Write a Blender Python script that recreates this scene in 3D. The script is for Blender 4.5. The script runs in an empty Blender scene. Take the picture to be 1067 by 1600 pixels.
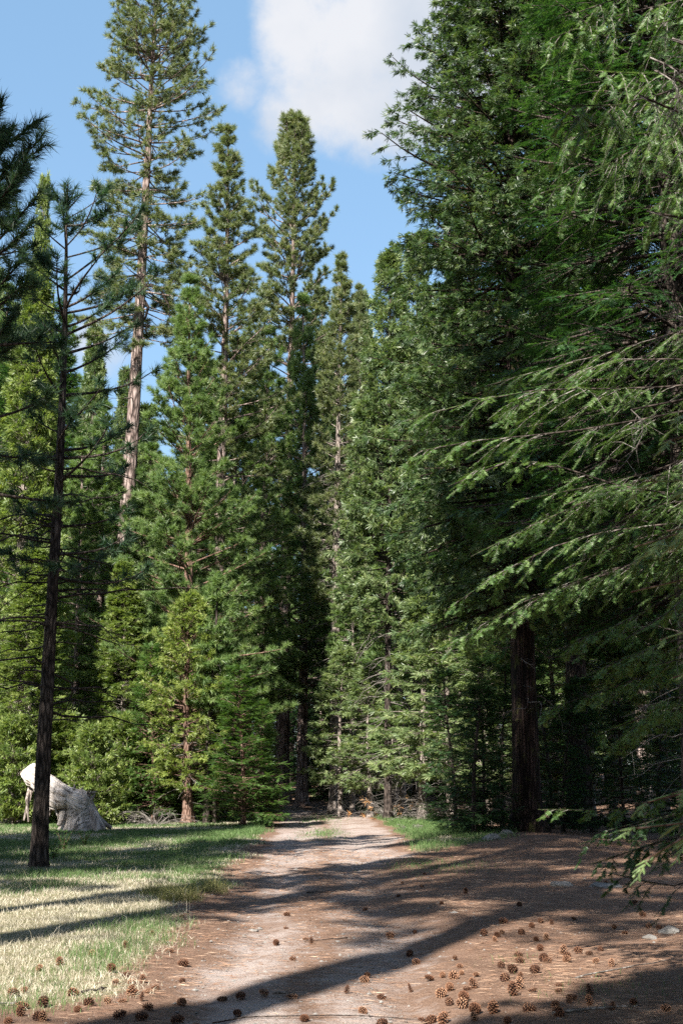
import bpy, math, random
import numpy as np
from mathutils import Vector

# ------------------------------------------------------------------ scene frame
F, CU, CV = 2223.0, 533.5, 800.0           # focal length in photo pixels, photo centre
TH = math.atan((1215 - CV) / F)            # upward tilt of the camera
CH = 1.6                                   # eye height
SUN_PHI, SUN_EL = math.radians(24), math.radians(40)
SUN = np.array([-math.sin(SUN_PHI) * math.cos(SUN_EL), -math.cos(SUN_PHI) * math.cos(SUN_EL), math.sin(SUN_EL)])
C = bpy.context.scene.collection
UP = np.array([0.0, 0.0, 1.0])


def at(u, v, Y):
    """World point seen at photo pixel (u, v) at distance Y along the ground."""
    a, b = (u - CU) / F, (CV - v) / F
    d = np.array([a, math.cos(TH) - b * math.sin(TH), math.sin(TH) + b * math.cos(TH)])
    return np.array([0, 0, CH]) + d * (Y / d[1])


def ground_hit(u, v):
    a, b = (u - CU) / F, (CV - v) / F
    d = np.array([a, math.cos(TH) - b * math.sin(TH), math.sin(TH) + b * math.cos(TH)])
    t = -CH / d[2]
    return d[0] * t, d[1] * t


def gX(u, Y):
    return (u - CU) / F * (Y * math.cos(TH) - CH * math.sin(TH))


def topz(v, Y):
    return at(CU, v, Y)[2]


def nz(v):
    return v / np.maximum(np.linalg.norm(v, axis=-1, keepdims=True), 1e-9)


def fbm(x, y, seed=0, octaves=4, freq=1.0):
    """Cheap smooth 2-D noise in about -1..1: sums of rotated sines."""
    r = np.random.default_rng(seed)
    out, amp, tot = 0.0, 1.0, 0.0
    for _ in range(octaves):
        s = 0.0
        for _k in range(3):
            a, ph = r.uniform(0, 2 * math.pi), r.uniform(0, 2 * math.pi)
            s = s + np.sin((x * math.cos(a) + y * math.sin(a)) * freq * r.uniform(.8, 1.3) + ph)
        out = out + amp * s / 3
        tot += amp
        amp *= .6
        freq *= 2.1
    return out / tot


# ------------------------------------------------------------------ path outline
PY = np.array([-60, 0, 9.9, 15.6, 26.3, 42, 62, 76, 89, 112, 150, 260.0])
PL = np.array([-1.2, -1.25, -1.35, -1.7, -1.9, -2.25, -2.85, -3.5, -4.5, -6.7, -12.5, -30.0])
PR = np.array([1.2, 1.15, 1.05, 1.15, 1.15, 1.5, 1.2, .1, -1.8, -4.4, -9.8, -27.0])


def path_l(y): return np.interp(y, PY, PL) + .14 * np.sin(y * .9) + .08 * np.sin(y * 2.3 + 1)
def path_r(y): return np.interp(y, PY, PR) + .14 * np.sin(y * .8 + 2) + .08 * np.sin(y * 2.1)


def gz(x, y):
    x, y = np.asarray(x, float), np.asarray(y, float)
    z = .035 * fbm(x, y, 3, 3, .7) + .05 * fbm(x, y, 5, 2, .22)
    inside = np.clip(np.minimum(x - path_l(y), path_r(y) - x) / .5 + .3, 0, 1)
    z = z * (1 - .75 * inside) - .05 * inside
    c_ = (path_l(y) + path_r(y)) / 2
    z = z - .035 * (np.exp(-((x - c_ - .72) / .2) ** 2) + np.exp(-((x - c_ + .72) / .2) ** 2)) * inside
    z = z + .019 * np.clip(y - 66, 0, 130) * np.clip((y - 66) / 30, 0, 1)
    z = z + .20 * np.exp(-((x - 4.6) / 2.2) ** 2 - ((y - 36) / 8.0) ** 2)
    z = z + .10 * np.exp(-((x - 5.0) / 2.5) ** 2 - ((y - 16) / 7.0) ** 2)
    return z


def gzf(x, y): return float(gz(x, y))


# ------------------------------------------------------------------ mesh helpers
class Geo:
    def __init__(self):
        self.V, self.n, self.Fs = [], 0, []

    def add(self, v, f, mat=0, tint=None, smooth=False):
        v = np.asarray(v, np.float32).reshape(-1, 3)
        f = np.asarray(f, np.int64)
        if len(f) == 0:
            return
        t = np.full(len(f), .5, np.float32) if tint is None else np.asarray(tint, np.float32)
        self.V.append(v)
        self.Fs.append((f + self.n, mat, t, smooth))
        self.n += len(v)

    def mesh(self, name, mats):
        me = bpy.data.meshes.new(name)
        V = np.concatenate(self.V)
        nf = sum(len(f[0]) for f in self.Fs)
        loops = np.concatenate([f[0].ravel() for f in self.Fs]).astype(np.int32)
        tot = np.concatenate([np.full(len(f[0]), f[0].shape[1]) for f in self.Fs])
        start = (np.cumsum(tot) - tot).astype(np.int32)
        me.vertices.add(len(V)); me.vertices.foreach_set("co", V.ravel())
        me.loops.add(len(loops)); me.loops.foreach_set("vertex_index", loops)
        me.polygons.add(nf); me.polygons.foreach_set("loop_start", start)
        me.polygons.foreach_set("material_index", np.concatenate([np.full(len(f[0]), f[1]) for f in self.Fs]).astype(np.int32))
        me.polygons.foreach_set("use_smooth", np.concatenate([np.full(len(f[0]), f[3]) for f in self.Fs]))
        at_ = me.attributes.new("tint", 'FLOAT', 'FACE')
        at_.data.foreach_set("value", np.concatenate([f[2] for f in self.Fs]))
        me.update(calc_edges=True)
        for m in mats:
            me.materials.append(m)
        return me


def link(name, data, parent=None):
    o = bpy.data.objects.new(name, data)
    C.objects.link(o)
    if parent is not None:
        o.parent = parent
    return o


def tag(o, label=None, cat=None, group=None, kind=None):
    if label: o["label"] = label
    if cat: o["category"] = cat
    if group: o["group"] = group
    if kind: o["kind"] = kind
    return o


def tubes(g, P, R, S=5, mat=0, tint=None, smooth=True, cap=False):
    """Tapered tubes along B polylines: P (B,K,3), R (B,K)."""
    P = np.asarray(P, float); R = np.asarray(R, float)
    B, K, _ = P.shape
    if B == 0: return
    T = nz(np.gradient(P, axis=1))
    m = nz(T.mean(1))
    ref = np.where(np.abs(m[:, 2:3]) < .85, UP, np.array([1.0, 0, 0]))[:, None, :]
    N1 = nz(np.cross(T, np.broadcast_to(ref, T.shape)))
    N2 = np.cross(T, N1)
    a = np.arange(S) * 2 * math.pi / S
    if R.ndim == 2: R = R[:, :, None]
    ring = P[:, :, None, :] + R[..., None] * (np.cos(a)[:, None] * N1[:, :, None, :] + np.sin(a)[:, None] * N2[:, :, None, :])
    idx = np.arange(B * K * S).reshape(B, K, S)
    q = np.stack([idx[:, :-1], np.roll(idx, -1, 2)[:, :-1], np.roll(idx, -1, 2)[:, 1:], idx[:, 1:]], -1).reshape(-1, 4)
    t = None if tint is None else np.repeat(np.asarray(tint), (K - 1) * S)
    n0 = g.n
    g.add(ring.reshape(-1, 3), q, mat, t, smooth)
    if cap:
        for k in (0, K - 1):
            for b in range(B):
                f = idx[b, k][::-1] if k == 0 else idx[b, k]
                g.Fs.append((np.asarray([f]) + n0, mat, np.full(1, .5, np.float32), False))


def tris(g, p, d, n, L, W, mat=0, tint=None):
    s = nz(np.cross(d, n)) * (W / 2)[:, None]
    v = np.stack([p - s, p + s, p + d * L[:, None]], 1)
    g.add(v, np.arange(len(p) * 3).reshape(-1, 3), mat, tint)


def kites(g, p, d, n, L, W, mat=0, tint=None, mid=.45):
    s = nz(np.cross(d, n)) * (W / 2)[:, None]
    dl = d * L[:, None]
    v = np.stack([p, p + dl * mid + s, p + dl, p + dl * mid - s], 1)
    g.add(v, np.arange(len(p) * 4).reshape(-1, 4), mat, tint)


# ------------------------------------------------------------------ materials
def new_mat(name):
    m = bpy.data.materials.new(name)
    m.use_nodes = True
    nt = m.node_tree
    nt.nodes.clear()
    return m, nt


def N(nt, t, **k):
    n = nt.nodes.new(t)
    for a, v in k.items():
        if a.startswith("i_"):
            n.inputs[a[2:].replace("_", " ")].default_value = v
        else:
            setattr(n, a, v)
    return n


def ramp(nt, stops, fac=None, interp='LINEAR'):
    r = N(nt, "ShaderNodeValToRGB")
    r.color_ramp.interpolation = interp
    e = r.color_ramp.elements
    while len(e) < len(stops): e.new(.5)
    for k, (p, c) in zip(e, stops):
        k.position = p
        k.color = (*c, 1) if len(c) == 3 else c
    if fac is not None: nt.links.new(fac, r.inputs[0])
    return r.outputs[0]


def mathn(nt, op, a, b=None, clamp=False):
    n = N(nt, "ShaderNodeMath", operation=op, use_clamp=clamp)
    for i, x in enumerate((a, b)):
        if x is None: continue
        if isinstance(x, (int, float)): n.inputs[i].default_value = x
        else: nt.links.new(x, n.inputs[i])
    return n.outputs[0]


def mixc(nt, fac, a, b, blend='MIX'):
    n = N(nt, "ShaderNodeMix", data_type='RGBA', blend_type=blend)
    for i, x in ((0, fac), (6, a), (7, b)):
        if isinstance(x, (int, float)): n.inputs[i].default_value = x
        elif isinstance(x, tuple): n.inputs[i].default_value = (*x, 1)
        else: nt.links.new(x, n.inputs[i])
    return n.outputs[2]


def noise(nt, vec, scale, detail=4, rough=.55, out=0):
    n = N(nt, "ShaderNodeTexNoise")
    n.inputs["Scale"].default_value = scale
    n.inputs["Detail"].default_value = detail
    n.inputs["Roughness"].default_value = rough
    if vec is not None: nt.links.new(vec, n.inputs["Vector"])
    return n.outputs[out]


def coords(nt, scale=(1, 1, 1)):
    t = N(nt, "ShaderNodeTexCoord")
    m = N(nt, "ShaderNodeMapping")
    m.inputs["Scale"].default_value = scale
    nt.links.new(t.outputs["Object"], m.inputs["Vector"])
    return m.outputs[0]


def finish(nt, col, rough=.8, spec=.2, bump=None, bstr=.5, bdist=.02, trans=None, tfac=.3):
    b = N(nt, "ShaderNodeBsdfPrincipled")
    b.inputs["Roughness"].default_value = rough
    b.inputs["Specular IOR Level"].default_value = spec
    if isinstance(col, tuple): b.inputs["Base Color"].default_value = (*col, 1)
    else: nt.links.new(col, b.inputs["Base Color"])
    if bump is not None:
        bn = N(nt, "ShaderNodeBump")
        bn.inputs["Strength"].default_value = bstr
        bn.inputs["Distance"].default_value = bdist
        nt.links.new(bump, bn.inputs["Height"])
        nt.links.new(bn.outputs[0], b.inputs["Normal"])
    o = N(nt, "ShaderNodeOutputMaterial")
    sh = b.outputs[0]
    if trans is not None:
        t = N(nt, "ShaderNodeBsdfTranslucent")
        nt.links.new(trans, t.inputs["Color"])
        ms = N(nt, "ShaderNodeMixShader")
        ms.inputs[0].default_value = tfac
        nt.links.new(sh, ms.inputs[1]); nt.links.new(t.outputs[0], ms.inputs[2])
        sh = ms.outputs[0]
    nt.links.new(sh, o.inputs["Surface"])


def leaf_mat(name, lo, mid, hi, tfac=.38, rough=.45, spec=.4, var=.6):
    """Needles and scale leaves: 'tint' is the shoot's own shade; a little noise varies it through the crown."""
    m, nt = new_mat(name)
    a = N(nt, "ShaderNodeAttribute", attribute_name="tint")
    nse = noise(nt, coords(nt), 1.1, 2)
    f = mathn(nt, 'ADD', a.outputs["Fac"], mathn(nt, 'MULTIPLY', mathn(nt, 'SUBTRACT', nse, .5), var), True)
    c = ramp(nt, [(0, lo), (.5, mid), (1, hi)], f)
    tc = mixc(nt, 1.0, c, (1.5, 1.6, .75), 'MULTIPLY')
    finish(nt, c, rough, spec, trans=tc, tfac=tfac)
    return m


def bark_mat(name, dark, mid, light, sc=(9, 9, 1.3), moss=None, bd=.05):
    m, nt = new_mat(name)
    v = coords(nt, sc)
    n1 = noise(nt, v, 1.0, 6, .6)
    vo = N(nt, "ShaderNodeTexVoronoi", feature='DISTANCE_TO_EDGE')
    vo.inputs["Scale"].default_value = .9
    nt.links.new(v, vo.inputs["Vector"])
    crack = mathn(nt, 'MULTIPLY', vo.outputs["Distance"], 3.0, True)
    h = mathn(nt, 'ADD', mathn(nt, 'MULTIPLY', n1, .6), mathn(nt, 'MULTIPLY', crack, .5))
    c = ramp(nt, [(.28, dark), (.5, mid), (.8, light)], h)
    if moss:
        mn = noise(nt, coords(nt, (4, 4, 2)), 1.5, 5)
        c = mixc(nt, ramp(nt, [(.56, (0, 0, 0)), (.68, (1, 1, 1))], mn), c, moss)
    finish(nt, c, .9, .1, bump=h, bstr=1.0, bdist=bd)
    return m


M = {}
M["pine"] = leaf_mat("pine_needles_green", (.03, .066, .022), (.108, .175, .053), (.225, .285, .105))
M["pine_old"] = leaf_mat("mature_pine_needles", (.045, .066, .028), (.11, .145, .056), (.24, .24, .12), spec=.5)
M["pine_shade"] = leaf_mat("shaded_pine_needles", (.014, .036, .02), (.03, .066, .034), (.065, .10, .045))  # shade on the left pines is put into this needle colour
M["cedar_y"] = leaf_mat("yellow_cedar_sprays", (.045, .085, .02), (.13, .18, .045), (.25, .285, .09), tfac=.38)
M["cedar"] = leaf_mat("cedar_sprays", (.018, .046, .016), (.05, .092, .028), (.15, .19, .075), spec=.55)
M["cedar_l"] = leaf_mat("pale_cedar_sprays", (.038, .07, .027), (.10, .15, .055), (.22, .25, .11), spec=.5)
M["fir"] = leaf_mat("fir_needles", (.009, .030, .010), (.023, .060, .016), (.075, .135, .036), spec=.3)
M["fir_l"] = leaf_mat("young_fir_needles", (.025, .06, .014), (.055, .11, .025), (.11, .165, .045))
M["fir_near"] = leaf_mat("near_fir_needles", (.026, .07, .02), (.08, .15, .04), (.18, .25, .08), spec=.5, var=.3)
M["cedar_m"] = leaf_mat("light_cedar_sprays", (.045, .08, .034), (.135, .185, .075), (.26, .295, .14))
M["cedar_s"] = leaf_mat("bright_cedar_sprays", (.06, .10, .02), (.165, .215, .05), (.29, .32, .10), tfac=.42)  # brighter yellow green so the small cedar stands out
M["fir_dark"] = leaf_mat("shade_fir_needles", (.012, .034, .013), (.028, .062, .022), (.06, .10, .035))  # dark green base colour of the sapling needles
M["cedar_near"] = leaf_mat("near_cedar_sprays", (.05, .11, .03), (.10, .18, .055), (.21, .29, .11), spec=.5, var=.3)
M["dead"] = leaf_mat("dead_needles", (.18, .09, .035), (.30, .16, .07), (.42, .27, .13), tfac=.15)
M["bark_pine"] = bark_mat("ponderosa_bark", (.035, .026, .023), (.14, .105, .092), (.26, .21, .19), (7, 7, 1.4))
M["bark_dark"] = bark_mat("dark_bark", (.010, .008, .007), (.038, .03, .026), (.085, .068, .058), (16, 16, 3.5), bd=.03)
M["bark_cedar"] = bark_mat("cedar_bark", (.006, .005, .004), (.022, .015, .013), (.062, .041, .036), (14, 14, .7), moss=(.05, .05, .018))  # bark colour darkened to stand in for shade on the thick trunk
M["bark_small"] = bark_mat("red_brown_bark", (.03, .018, .013), (.11, .065, .048), (.22, .15, .12), (22, 22, 4), bd=.02)
M["bark_grey"] = bark_mat("grey_bark", (.06, .05, .045), (.17, .14, .12), (.3, .26, .235), (18, 18, 3), bd=.02)
M["twig"] = bark_mat("grey_twigs", (.06, .052, .047), (.14, .125, .112), (.25, .23, .21), (20, 20, 20), bd=.005)

# weathered wood of the old stump
m, nt = new_mat("weathered_wood")
gv = coords(nt, (1, 1, 1))
at_ = N(nt, "ShaderNodeAttribute", attribute_name="grain")
n1 = noise(nt, at_.outputs["Vector"], 1.0, 6, .6)
n2 = noise(nt, gv, 3.0, 4)
c = ramp(nt, [(.32, (.08, .06, .05)), (.43, (.36, .32, .28)), (.55, (.47, .43, .395)), (.8, (.56, .53, .49))], n1)
c = mixc(nt, ramp(nt, [(.52, (0, 0, 0)), (.72, (.6, .6, .6))], n2), c, (.36, .27, .20))
finish(nt, c, .9, .1, bump=n1, bstr=1, bdist=.05)
M["wood"] = m
m, nt = new_mat("torn_root_wood")
n1 = noise(nt, coords(nt, (8, 8, .9)), 1.0, 4, .5)
finish(nt, ramp(nt, [(.3, (.10, .08, .07)), (.45, (.24, .21, .185)), (.6, (.33, .30, .275)), (.8, (.44, .41, .38))], n1), .9, .1, bump=n1, bstr=.6, bdist=.03)
M["wood_dark"] = m

# ground: needle litter, gravel and turf soil, mixed by what lies where
m, nt = new_mat("forest_floor")
ga = N(nt, "ShaderNodeAttribute", attribute_name="gravel").outputs["Fac"]
gr = N(nt, "ShaderNodeAttribute", attribute_name="grassy").outputs["Fac"]
co = coords(nt)
fine = noise(nt, co, 55, 5, .7)
mid = noise(nt, co, 6, 5, .6)
big = noise(nt, co, .8, 4)
grit = noise(nt, co, 160, 2, .6)
litter = ramp(nt, [(.25, (.062, .038, .027)), (.5, (.165, .105, .074)), (.75, (.33, .23, .17))], fine)
litter = mixc(nt, ramp(nt, [(.35, (0, 0, 0)), (.7, (.7, .7, .7))], mid), litter, (.11, .064, .042))
gravel = ramp(nt, [(.25, (.12, .092, .08)), (.5, (.28, .23, .205)), (.78, (.42, .375, .345))], fine)
gravel = mixc(nt, ramp(nt, [(.6, (0, 0, 0)), (.75, (1, 1, 1))], grit), gravel, (.5, .465, .43))
gravel = mixc(nt, ramp(nt, [(.42, (0, 0, 0)), (.68, (.75, .75, .75))], big), gravel, litter)
soil = ramp(nt, [(.25, (.10, .075, .05)), (.5, (.21, .18, .115)), (.8, (.34, .3, .21))], fine)
soil = mixc(nt, ramp(nt, [(.4, (0, 0, 0)), (.6, (.7, .7, .7))], mid), soil, (.11, .12, .045))
gm = ramp(nt, [(.35, (0, 0, 0)), (.65, (1, 1, 1))], mathn(nt, 'ADD', ga, mathn(nt, 'MULTIPLY', mathn(nt, 'SUBTRACT', mid, .5), .9)))
sm = ramp(nt, [(.35, (0, 0, 0)), (.65, (1, 1, 1))], mathn(nt, 'ADD', gr, mathn(nt, 'MULTIPLY', mathn(nt, 'SUBTRACT', mid, .5), .9)))
c = mixc(nt, gm, litter, gravel)
c = mixc(nt, sm, c, soil)
h = mathn(nt, 'ADD', mathn(nt, 'MULTIPLY', fine, .7), mathn(nt, 'MULTIPLY', mid, 1.0))
finish(nt, c, .95, .1, bump=h, bstr=.9, bdist=.03)
M["ground"] = m


def flat_leaf(name, lo, mid_, hi, tfac=.25, rough=.6):
    m, nt = new_mat(name)
    a = N(nt, "ShaderNodeAttribute", attribute_name="tint")
    c = ramp(nt, [(0, lo), (.5, mid_), (1, hi)], a.outputs["Fac"])
    finish(nt, c, rough, .25, trans=c, tfac=tfac)
    return m


M["grass"] = flat_leaf("green_grass", (.035, .075, .02), (.075, .135, .04), (.15, .205, .08), .3)
M["straw"] = flat_leaf("dry_grass", (.2, .17, .11), (.38, .345, .26), (.54, .505, .41), .2)
M["litter"] = flat_leaf("fallen_needles", (.09, .045, .025), (.21, .125, .08), (.42, .3, .21), .05)
M["tussock"] = flat_leaf("olive_grass", (.06, .07, .02), (.16, .16, .05), (.32, .29, .13), .3)
m, nt = new_mat("stone")
n1 = noise(nt, coords(nt), 9, 6, .6)
finish(nt, ramp(nt, [(.3, (.09, .083, .076)), (.6, (.2, .19, .175)), (.8, (.3, .285, .265))], n1), .9, .2, bump=n1, bstr=.7)
M["stone"] = m
m, nt = new_mat("cone_scales")
a = N(nt, "ShaderNodeAttribute", attribute_name="tint").outputs["Fac"]
finish(nt, ramp(nt, [(0, (.012, .006, .004)), (.35, (.06, .027, .016)), (.7, (.19, .09, .05)), (1, (.38, .22, .135))], mathn(nt, 'MULTIPLY', a, mathn(nt, 'ADD', mathn(nt, 'MULTIPLY', N(nt, "ShaderNodeObjectInfo").outputs["Random"], .5), .55))), .7, .2)
M["cone"] = m

# ------------------------------------------------------------------ foliage expansion
def perp_frame(d):
    ref = np.where(np.abs(d[:, 2:3]) < .9, UP, np.array([1.0, 0, 0]))
    a = nz(np.cross(d, ref))
    return a, np.cross(d, a)


def pine_tufts(g, r, p, d, size, M_=16, W=.028, tint=None, back=.5, a0=12, a1=80):
    n = len(p)
    a, b = perp_frame(d)
    ph = r.uniform(0, 2 * math.pi, (n, M_))
    al = np.radians(r.uniform(a0, a1, (n, M_)))
    dir_ = d[:, None] * np.cos(al)[..., None] + (a[:, None] * np.cos(ph)[..., None] + b[:, None] * np.sin(ph)[..., None]) * np.sin(al)[..., None]
    dir_[..., 2] -= .08
    dir_ = nz(dir_)
    sz = np.broadcast_to(size, (n,))[:, None]
    pos = p[:, None] - d[:, None] * (r.uniform(0, back, (n, M_)) * sz)[..., None]
    L = sz * r.uniform(.75, 1.1, (n, M_))
    nn = nz(r.normal(size=(n * M_, 3)))
    t = r.uniform(.25, .75, n) if tint is None else tint
    t = np.clip(t[:, None] + r.uniform(-.2, .2, (n, M_)), 0, 1)
    tris(g, pos.reshape(-1, 3), dir_.reshape(-1, 3), nn, L.ravel(), np.full(n * M_, W), 0, t.ravel())


def fir_sprays(g, r, p, d, ln, M_=8, sub=.4, W=.045, ang=48, tint=None, rough=.25):
    """A flat twig: a stem kite with short side twigs to both sides."""
    n = len(p)
    side, _ = perp_frame(d)
    nrm = nz(np.cross(side, d) + r.normal(size=(n, 3)) * rough)
    side = nz(np.cross(d, nrm))
    t = (np.arange(M_) + r.uniform(0, 1, (n, M_))) / M_
    sg = np.where(np.arange(M_) % 2 == 0, 1, -1)[None, :] * np.ones((n, 1))
    an = np.radians(ang + r.uniform(-12, 12, (n, M_)))
    dir_ = nz(d[:, None] * np.cos(an)[..., None] + side[:, None] * (sg * np.sin(an))[..., None] - UP * .12 + r.normal(size=(n, M_, 3)) * .10)
    l = np.broadcast_to(ln, (n,))[:, None]
    pos = p[:, None] + d[:, None] * (t * l)[..., None]
    L = l * sub * (1.15 - t) * r.uniform(.7, 1.15, (n, M_)) + .03
    tt = r.uniform(.2, .7, n) if tint is None else tint
    tm = np.clip(tt[:, None] + r.uniform(-.15, .15, (n, M_)) + .2 * (t - .5), 0, 1)
    nn = nz(nrm[:, None] + r.normal(size=(n, M_, 3)) * .25)
    kites(g, pos.reshape(-1, 3), dir_.reshape(-1, 3), nn.reshape(-1, 3), L.ravel(), np.full(n * M_, W) * r.uniform(.7, 1.2, n * M_), 0, tm.ravel(), mid=.4)
    kites(g, p, d, nrm, np.broadcast_to(ln, (n,)) * 1.1, np.full(n, W), 0, np.clip(tt + .1, 0, 1), mid=.6)


def cedar_fans(g, r, p, d, ln, M_=9, W=.04, tint=None, hang=.25, spread=65):
    n = len(p)
    a, b = perp_frame(d)
    ro = r.uniform(0, 2 * math.pi, n)
    side = a * np.cos(ro)[:, None] + b * np.sin(ro)[:, None]
    an = np.radians(np.linspace(-spread, spread, M_)[None, :] + r.uniform(-14, 14, (n, M_)))
    dir_ = nz(d[:, None] * np.cos(an)[..., None] + side[:, None] * np.sin(an)[..., None] - UP * hang + r.normal(size=(n, M_, 3)) * .15)
    l = np.broadcast_to(ln, (n,))[:, None]
    pos = p[:, None] + d[:, None] * (r.uniform(0, .5, (n, M_)) * l)[..., None]
    L = l * r.uniform(.5, 1.0, (n, M_))
    nn = nz(np.cross(d, side)[:, None] + r.normal(size=(n, M_, 3)) * .45)
    tt = r.uniform(.2, .75, n) if tint is None else tint
    tm = np.clip(tt[:, None] + r.uniform(-.2, .2, (n, M_)), 0, 1)
    kites(g, pos.reshape(-1, 3), dir_.reshape(-1, 3), nn.reshape(-1, 3), L.ravel(), np.full(n * M_, W) * r.uniform(.7, 1.3, n * M_), 0, tm.ravel(), mid=.55)


def combs(g, r, p, d, nrm, ln, per=34, L=.024, W=.0028, ang=62, tint=None, up=.25):
    """Needled twigs in close-up: single needles along both sides and the top."""
    n = len(p)
    side = nz(np.cross(d, nrm))
    t = (np.arange(per) + r.uniform(0, 1, (n, per))) / per
    sg = np.where(np.arange(per) % 2 == 0, 1, -1)[None, :] * np.ones((n, 1))
    an = np.radians(ang + r.uniform(-12, 12, (n, per)))
    dir_ = nz(d[:, None] * np.cos(an)[..., None] + side[:, None] * (sg * np.sin(an))[..., None] + nrm[:, None] * r.uniform(-up, up * 1.5, (n, per))[..., None])
    pos = p[:, None] + d[:, None] * (t * ln[:, None])[..., None]
    nl = L * r.uniform(.75, 1.1, (n, per)) * np.where(t > .85, .75, 1)
    tt = r.uniform(.25, .7, n) if tint is None else tint
    tm = np.clip(tt[:, None] + r.uniform(-.2, .2, (n, per)), 0, 1)
    nn = nz(nrm[:, None] + r.normal(size=(n, per, 3)) * .35)
    tris(g, pos.reshape(-1, 3), dir_.reshape(-1, 3), nn.reshape(-1, 3), nl.ravel(), np.full(n * per, W), 0, tm.ravel())


# ------------------------------------------------------------------ tree skeleton
def trunk_tube(g, r, H, r0, curve, flare=.6, S=20, K=44, mat=0, ridge=.06, lobes=5, rtop=.012, power=.85):
    z = np.concatenate([np.linspace(-.15, 1.2, 9), np.linspace(1.2, H, K)[1:]])
    k = len(z)
    P = curve(z)
    zf = np.clip(z / H, 0, 1)
    R = r0 * (1 - zf) ** power + rtop
    a = np.arange(S) * 2 * math.pi / S
    lob = 1 + .35 * np.sin(a * lobes + r.uniform(0, 6)) + .25 * np.sin(a * 3 + r.uniform(0, 6))
    RR = R[:, None] * (1 + ridge * r.normal(size=(1, S)) + ridge * .5 * r.normal(size=(k, S))) + r0 * flare * np.exp(-np.clip(z, 0, None) / (r0 * 1.1 + .1))[:, None] * lob[None, :]
    tubes(g, P[None], RR[None], S, mat, smooth=True)


def skeleton(r, H, curve, zc, Rmax, prof, nb, e_top=55, e_bot=-5, droop=.15, tip=.1, lat=10, lat_ratio=.45, lmin=.15, lat_ang=50, s0=.3,
             lat_droop=.15, q=4, q0=.3, up=.0, jit=.25, whorl=None, len_var=(.7, 1.12), dens=1.0, zpow=1.0, rtrunk=None):
    zf = np.sort(r.uniform(0, 1, nb) ** zpow)
    if whorl:
        zf = np.clip((np.round(zf * whorl) + r.normal(size=nb) * .12) / whorl, 0, .995)
    z = zc + (H - zc) * zf
    az = (np.arange(nb) * 2.39996 + r.uniform(-.5, .5, nb)) % (2 * math.pi)
    L = np.maximum(Rmax * prof(zf, az) * r.uniform(*len_var, nb), .12)
    e0 = np.radians(e_bot + (e_top - e_bot) * zf ** 1.3 + r.normal(size=nb) * 6)
    h = np.stack([np.cos(az), np.sin(az), 0 * az], 1)
    sd = np.stack([-np.sin(az), np.cos(az), 0 * az], 1)
    b0 = curve(z)
    dr = droop * r.uniform(.6, 1.4, nb) * (1 - .6 * zf)
    tp = tip * r.uniform(.6, 1.4, nb)
    wob = r.normal(size=nb) * .06

    def pos(s, i=None):
        s = np.asarray(s)
        ex = (...,) + (None,) * (s.ndim - 1) if s.ndim > 1 else (...,)
        E, D, Tt, LL, Wb = e0[:, None], dr[:, None], tp[:, None], L[:, None], wob[:, None]
        hor, ver = s * np.cos(E), s * np.sin(E) - D * s ** 2 + Tt * s ** 3
        p = b0[:, None] + LL[..., None] * (h[:, None] * hor[..., None] + UP * ver[..., None] + sd[:, None] * (Wb * np.sin(3.0 * s))[..., None])
        t = h[:, None] * np.cos(E)[..., None] + UP * (np.sin(E) - 2 * D * s + 3 * Tt * s ** 2)[..., None] + sd[:, None] * (3 * Wb * np.cos(3 * s))[..., None]
        return p, nz(t)
    K = 7
    s = np.broadcast_to(np.linspace(0, 1, K), (nb, K))
    BP, _ = pos(s)
    rad = (.012 + .011 * L)[:, None] * (1 - .85 * s) + .003
    if rtrunk is not None:
        rad = np.minimum(rad, rtrunk(z)[:, None] * .6)
    sj = s0 + (1 - s0) * (np.arange(lat) + r.uniform(0, 1, (nb, lat))) / lat
    LP0, T = pos(sj)
    keep = (r.uniform(0, 1, (nb, lat)) < np.clip(dens * (.35 + L[:, None] / Rmax), 0, 1)).ravel()
    sg = np.where(np.arange(lat) % 2 == 0, 1, -1)[None, :] * np.ones((nb, 1))
    an = np.radians(lat_ang + r.uniform(-15, 15, (nb, lat)))
    d0 = nz(T * np.cos(an)[..., None] + sd[:, None] * (sg * np.sin(an))[..., None] + UP * up + r.normal(size=(nb, lat, 3)) * jit * .6)
    l = lat_ratio * L[:, None] * (1.05 - sj) * r.uniform(.7, 1.25, (nb, lat)) + lmin
    LP0, d0, l = LP0.reshape(-1, 3)[keep], d0.reshape(-1, 3)[keep], l.ravel()[keep]
    n = len(l)
    t = np.broadcast_to(np.linspace(0, 1, 4), (n, 4))
    LP = LP0[:, None] + l[:, None, None] * (d0[:, None] * t[..., None] - UP * (lat_droop * t ** 2)[..., None])
    LR = (.004 + .007 * l)[:, None] * (1 - .8 * t) + .002
    tk = np.concatenate([q0 + (1 - q0) * (np.arange(q - 1) + r.uniform(0, 1, (n, q - 1))) / (q - 1), np.ones((n, 1))], 1) if q > 1 else np.ones((n, 1))
    SP = LP0[:, None] + l[:, None, None] * (d0[:, None] * tk[..., None] - UP * (lat_droop * tk ** 2)[..., None])
    sd2, _ = perp_frame(d0)
    sg2 = np.where(np.arange(q) % 2 == 0, 1, -1)[None, :] * np.ones((n, 1)) * (tk < .999)
    SD = nz(d0[:, None] - UP * (2 * lat_droop * tk)[..., None] + sd2[:, None] * (sg2 * .7)[..., None] + r.normal(size=(n, q, 3)) * jit + UP * up)
    # the tip of every limb carries a shoot too
    pe, te = pos(np.ones((nb, 1)))
    SP = np.concatenate([SP.reshape(-1, 3), pe.reshape(-1, 3)])
    SD = np.concatenate([SD.reshape(-1, 3), te.reshape(-1, 3)])
    return dict(BP=BP, BR=rad, LP=LP, LR=LR, SP=SP, SD=SD, zf=zf, L=L)


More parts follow.
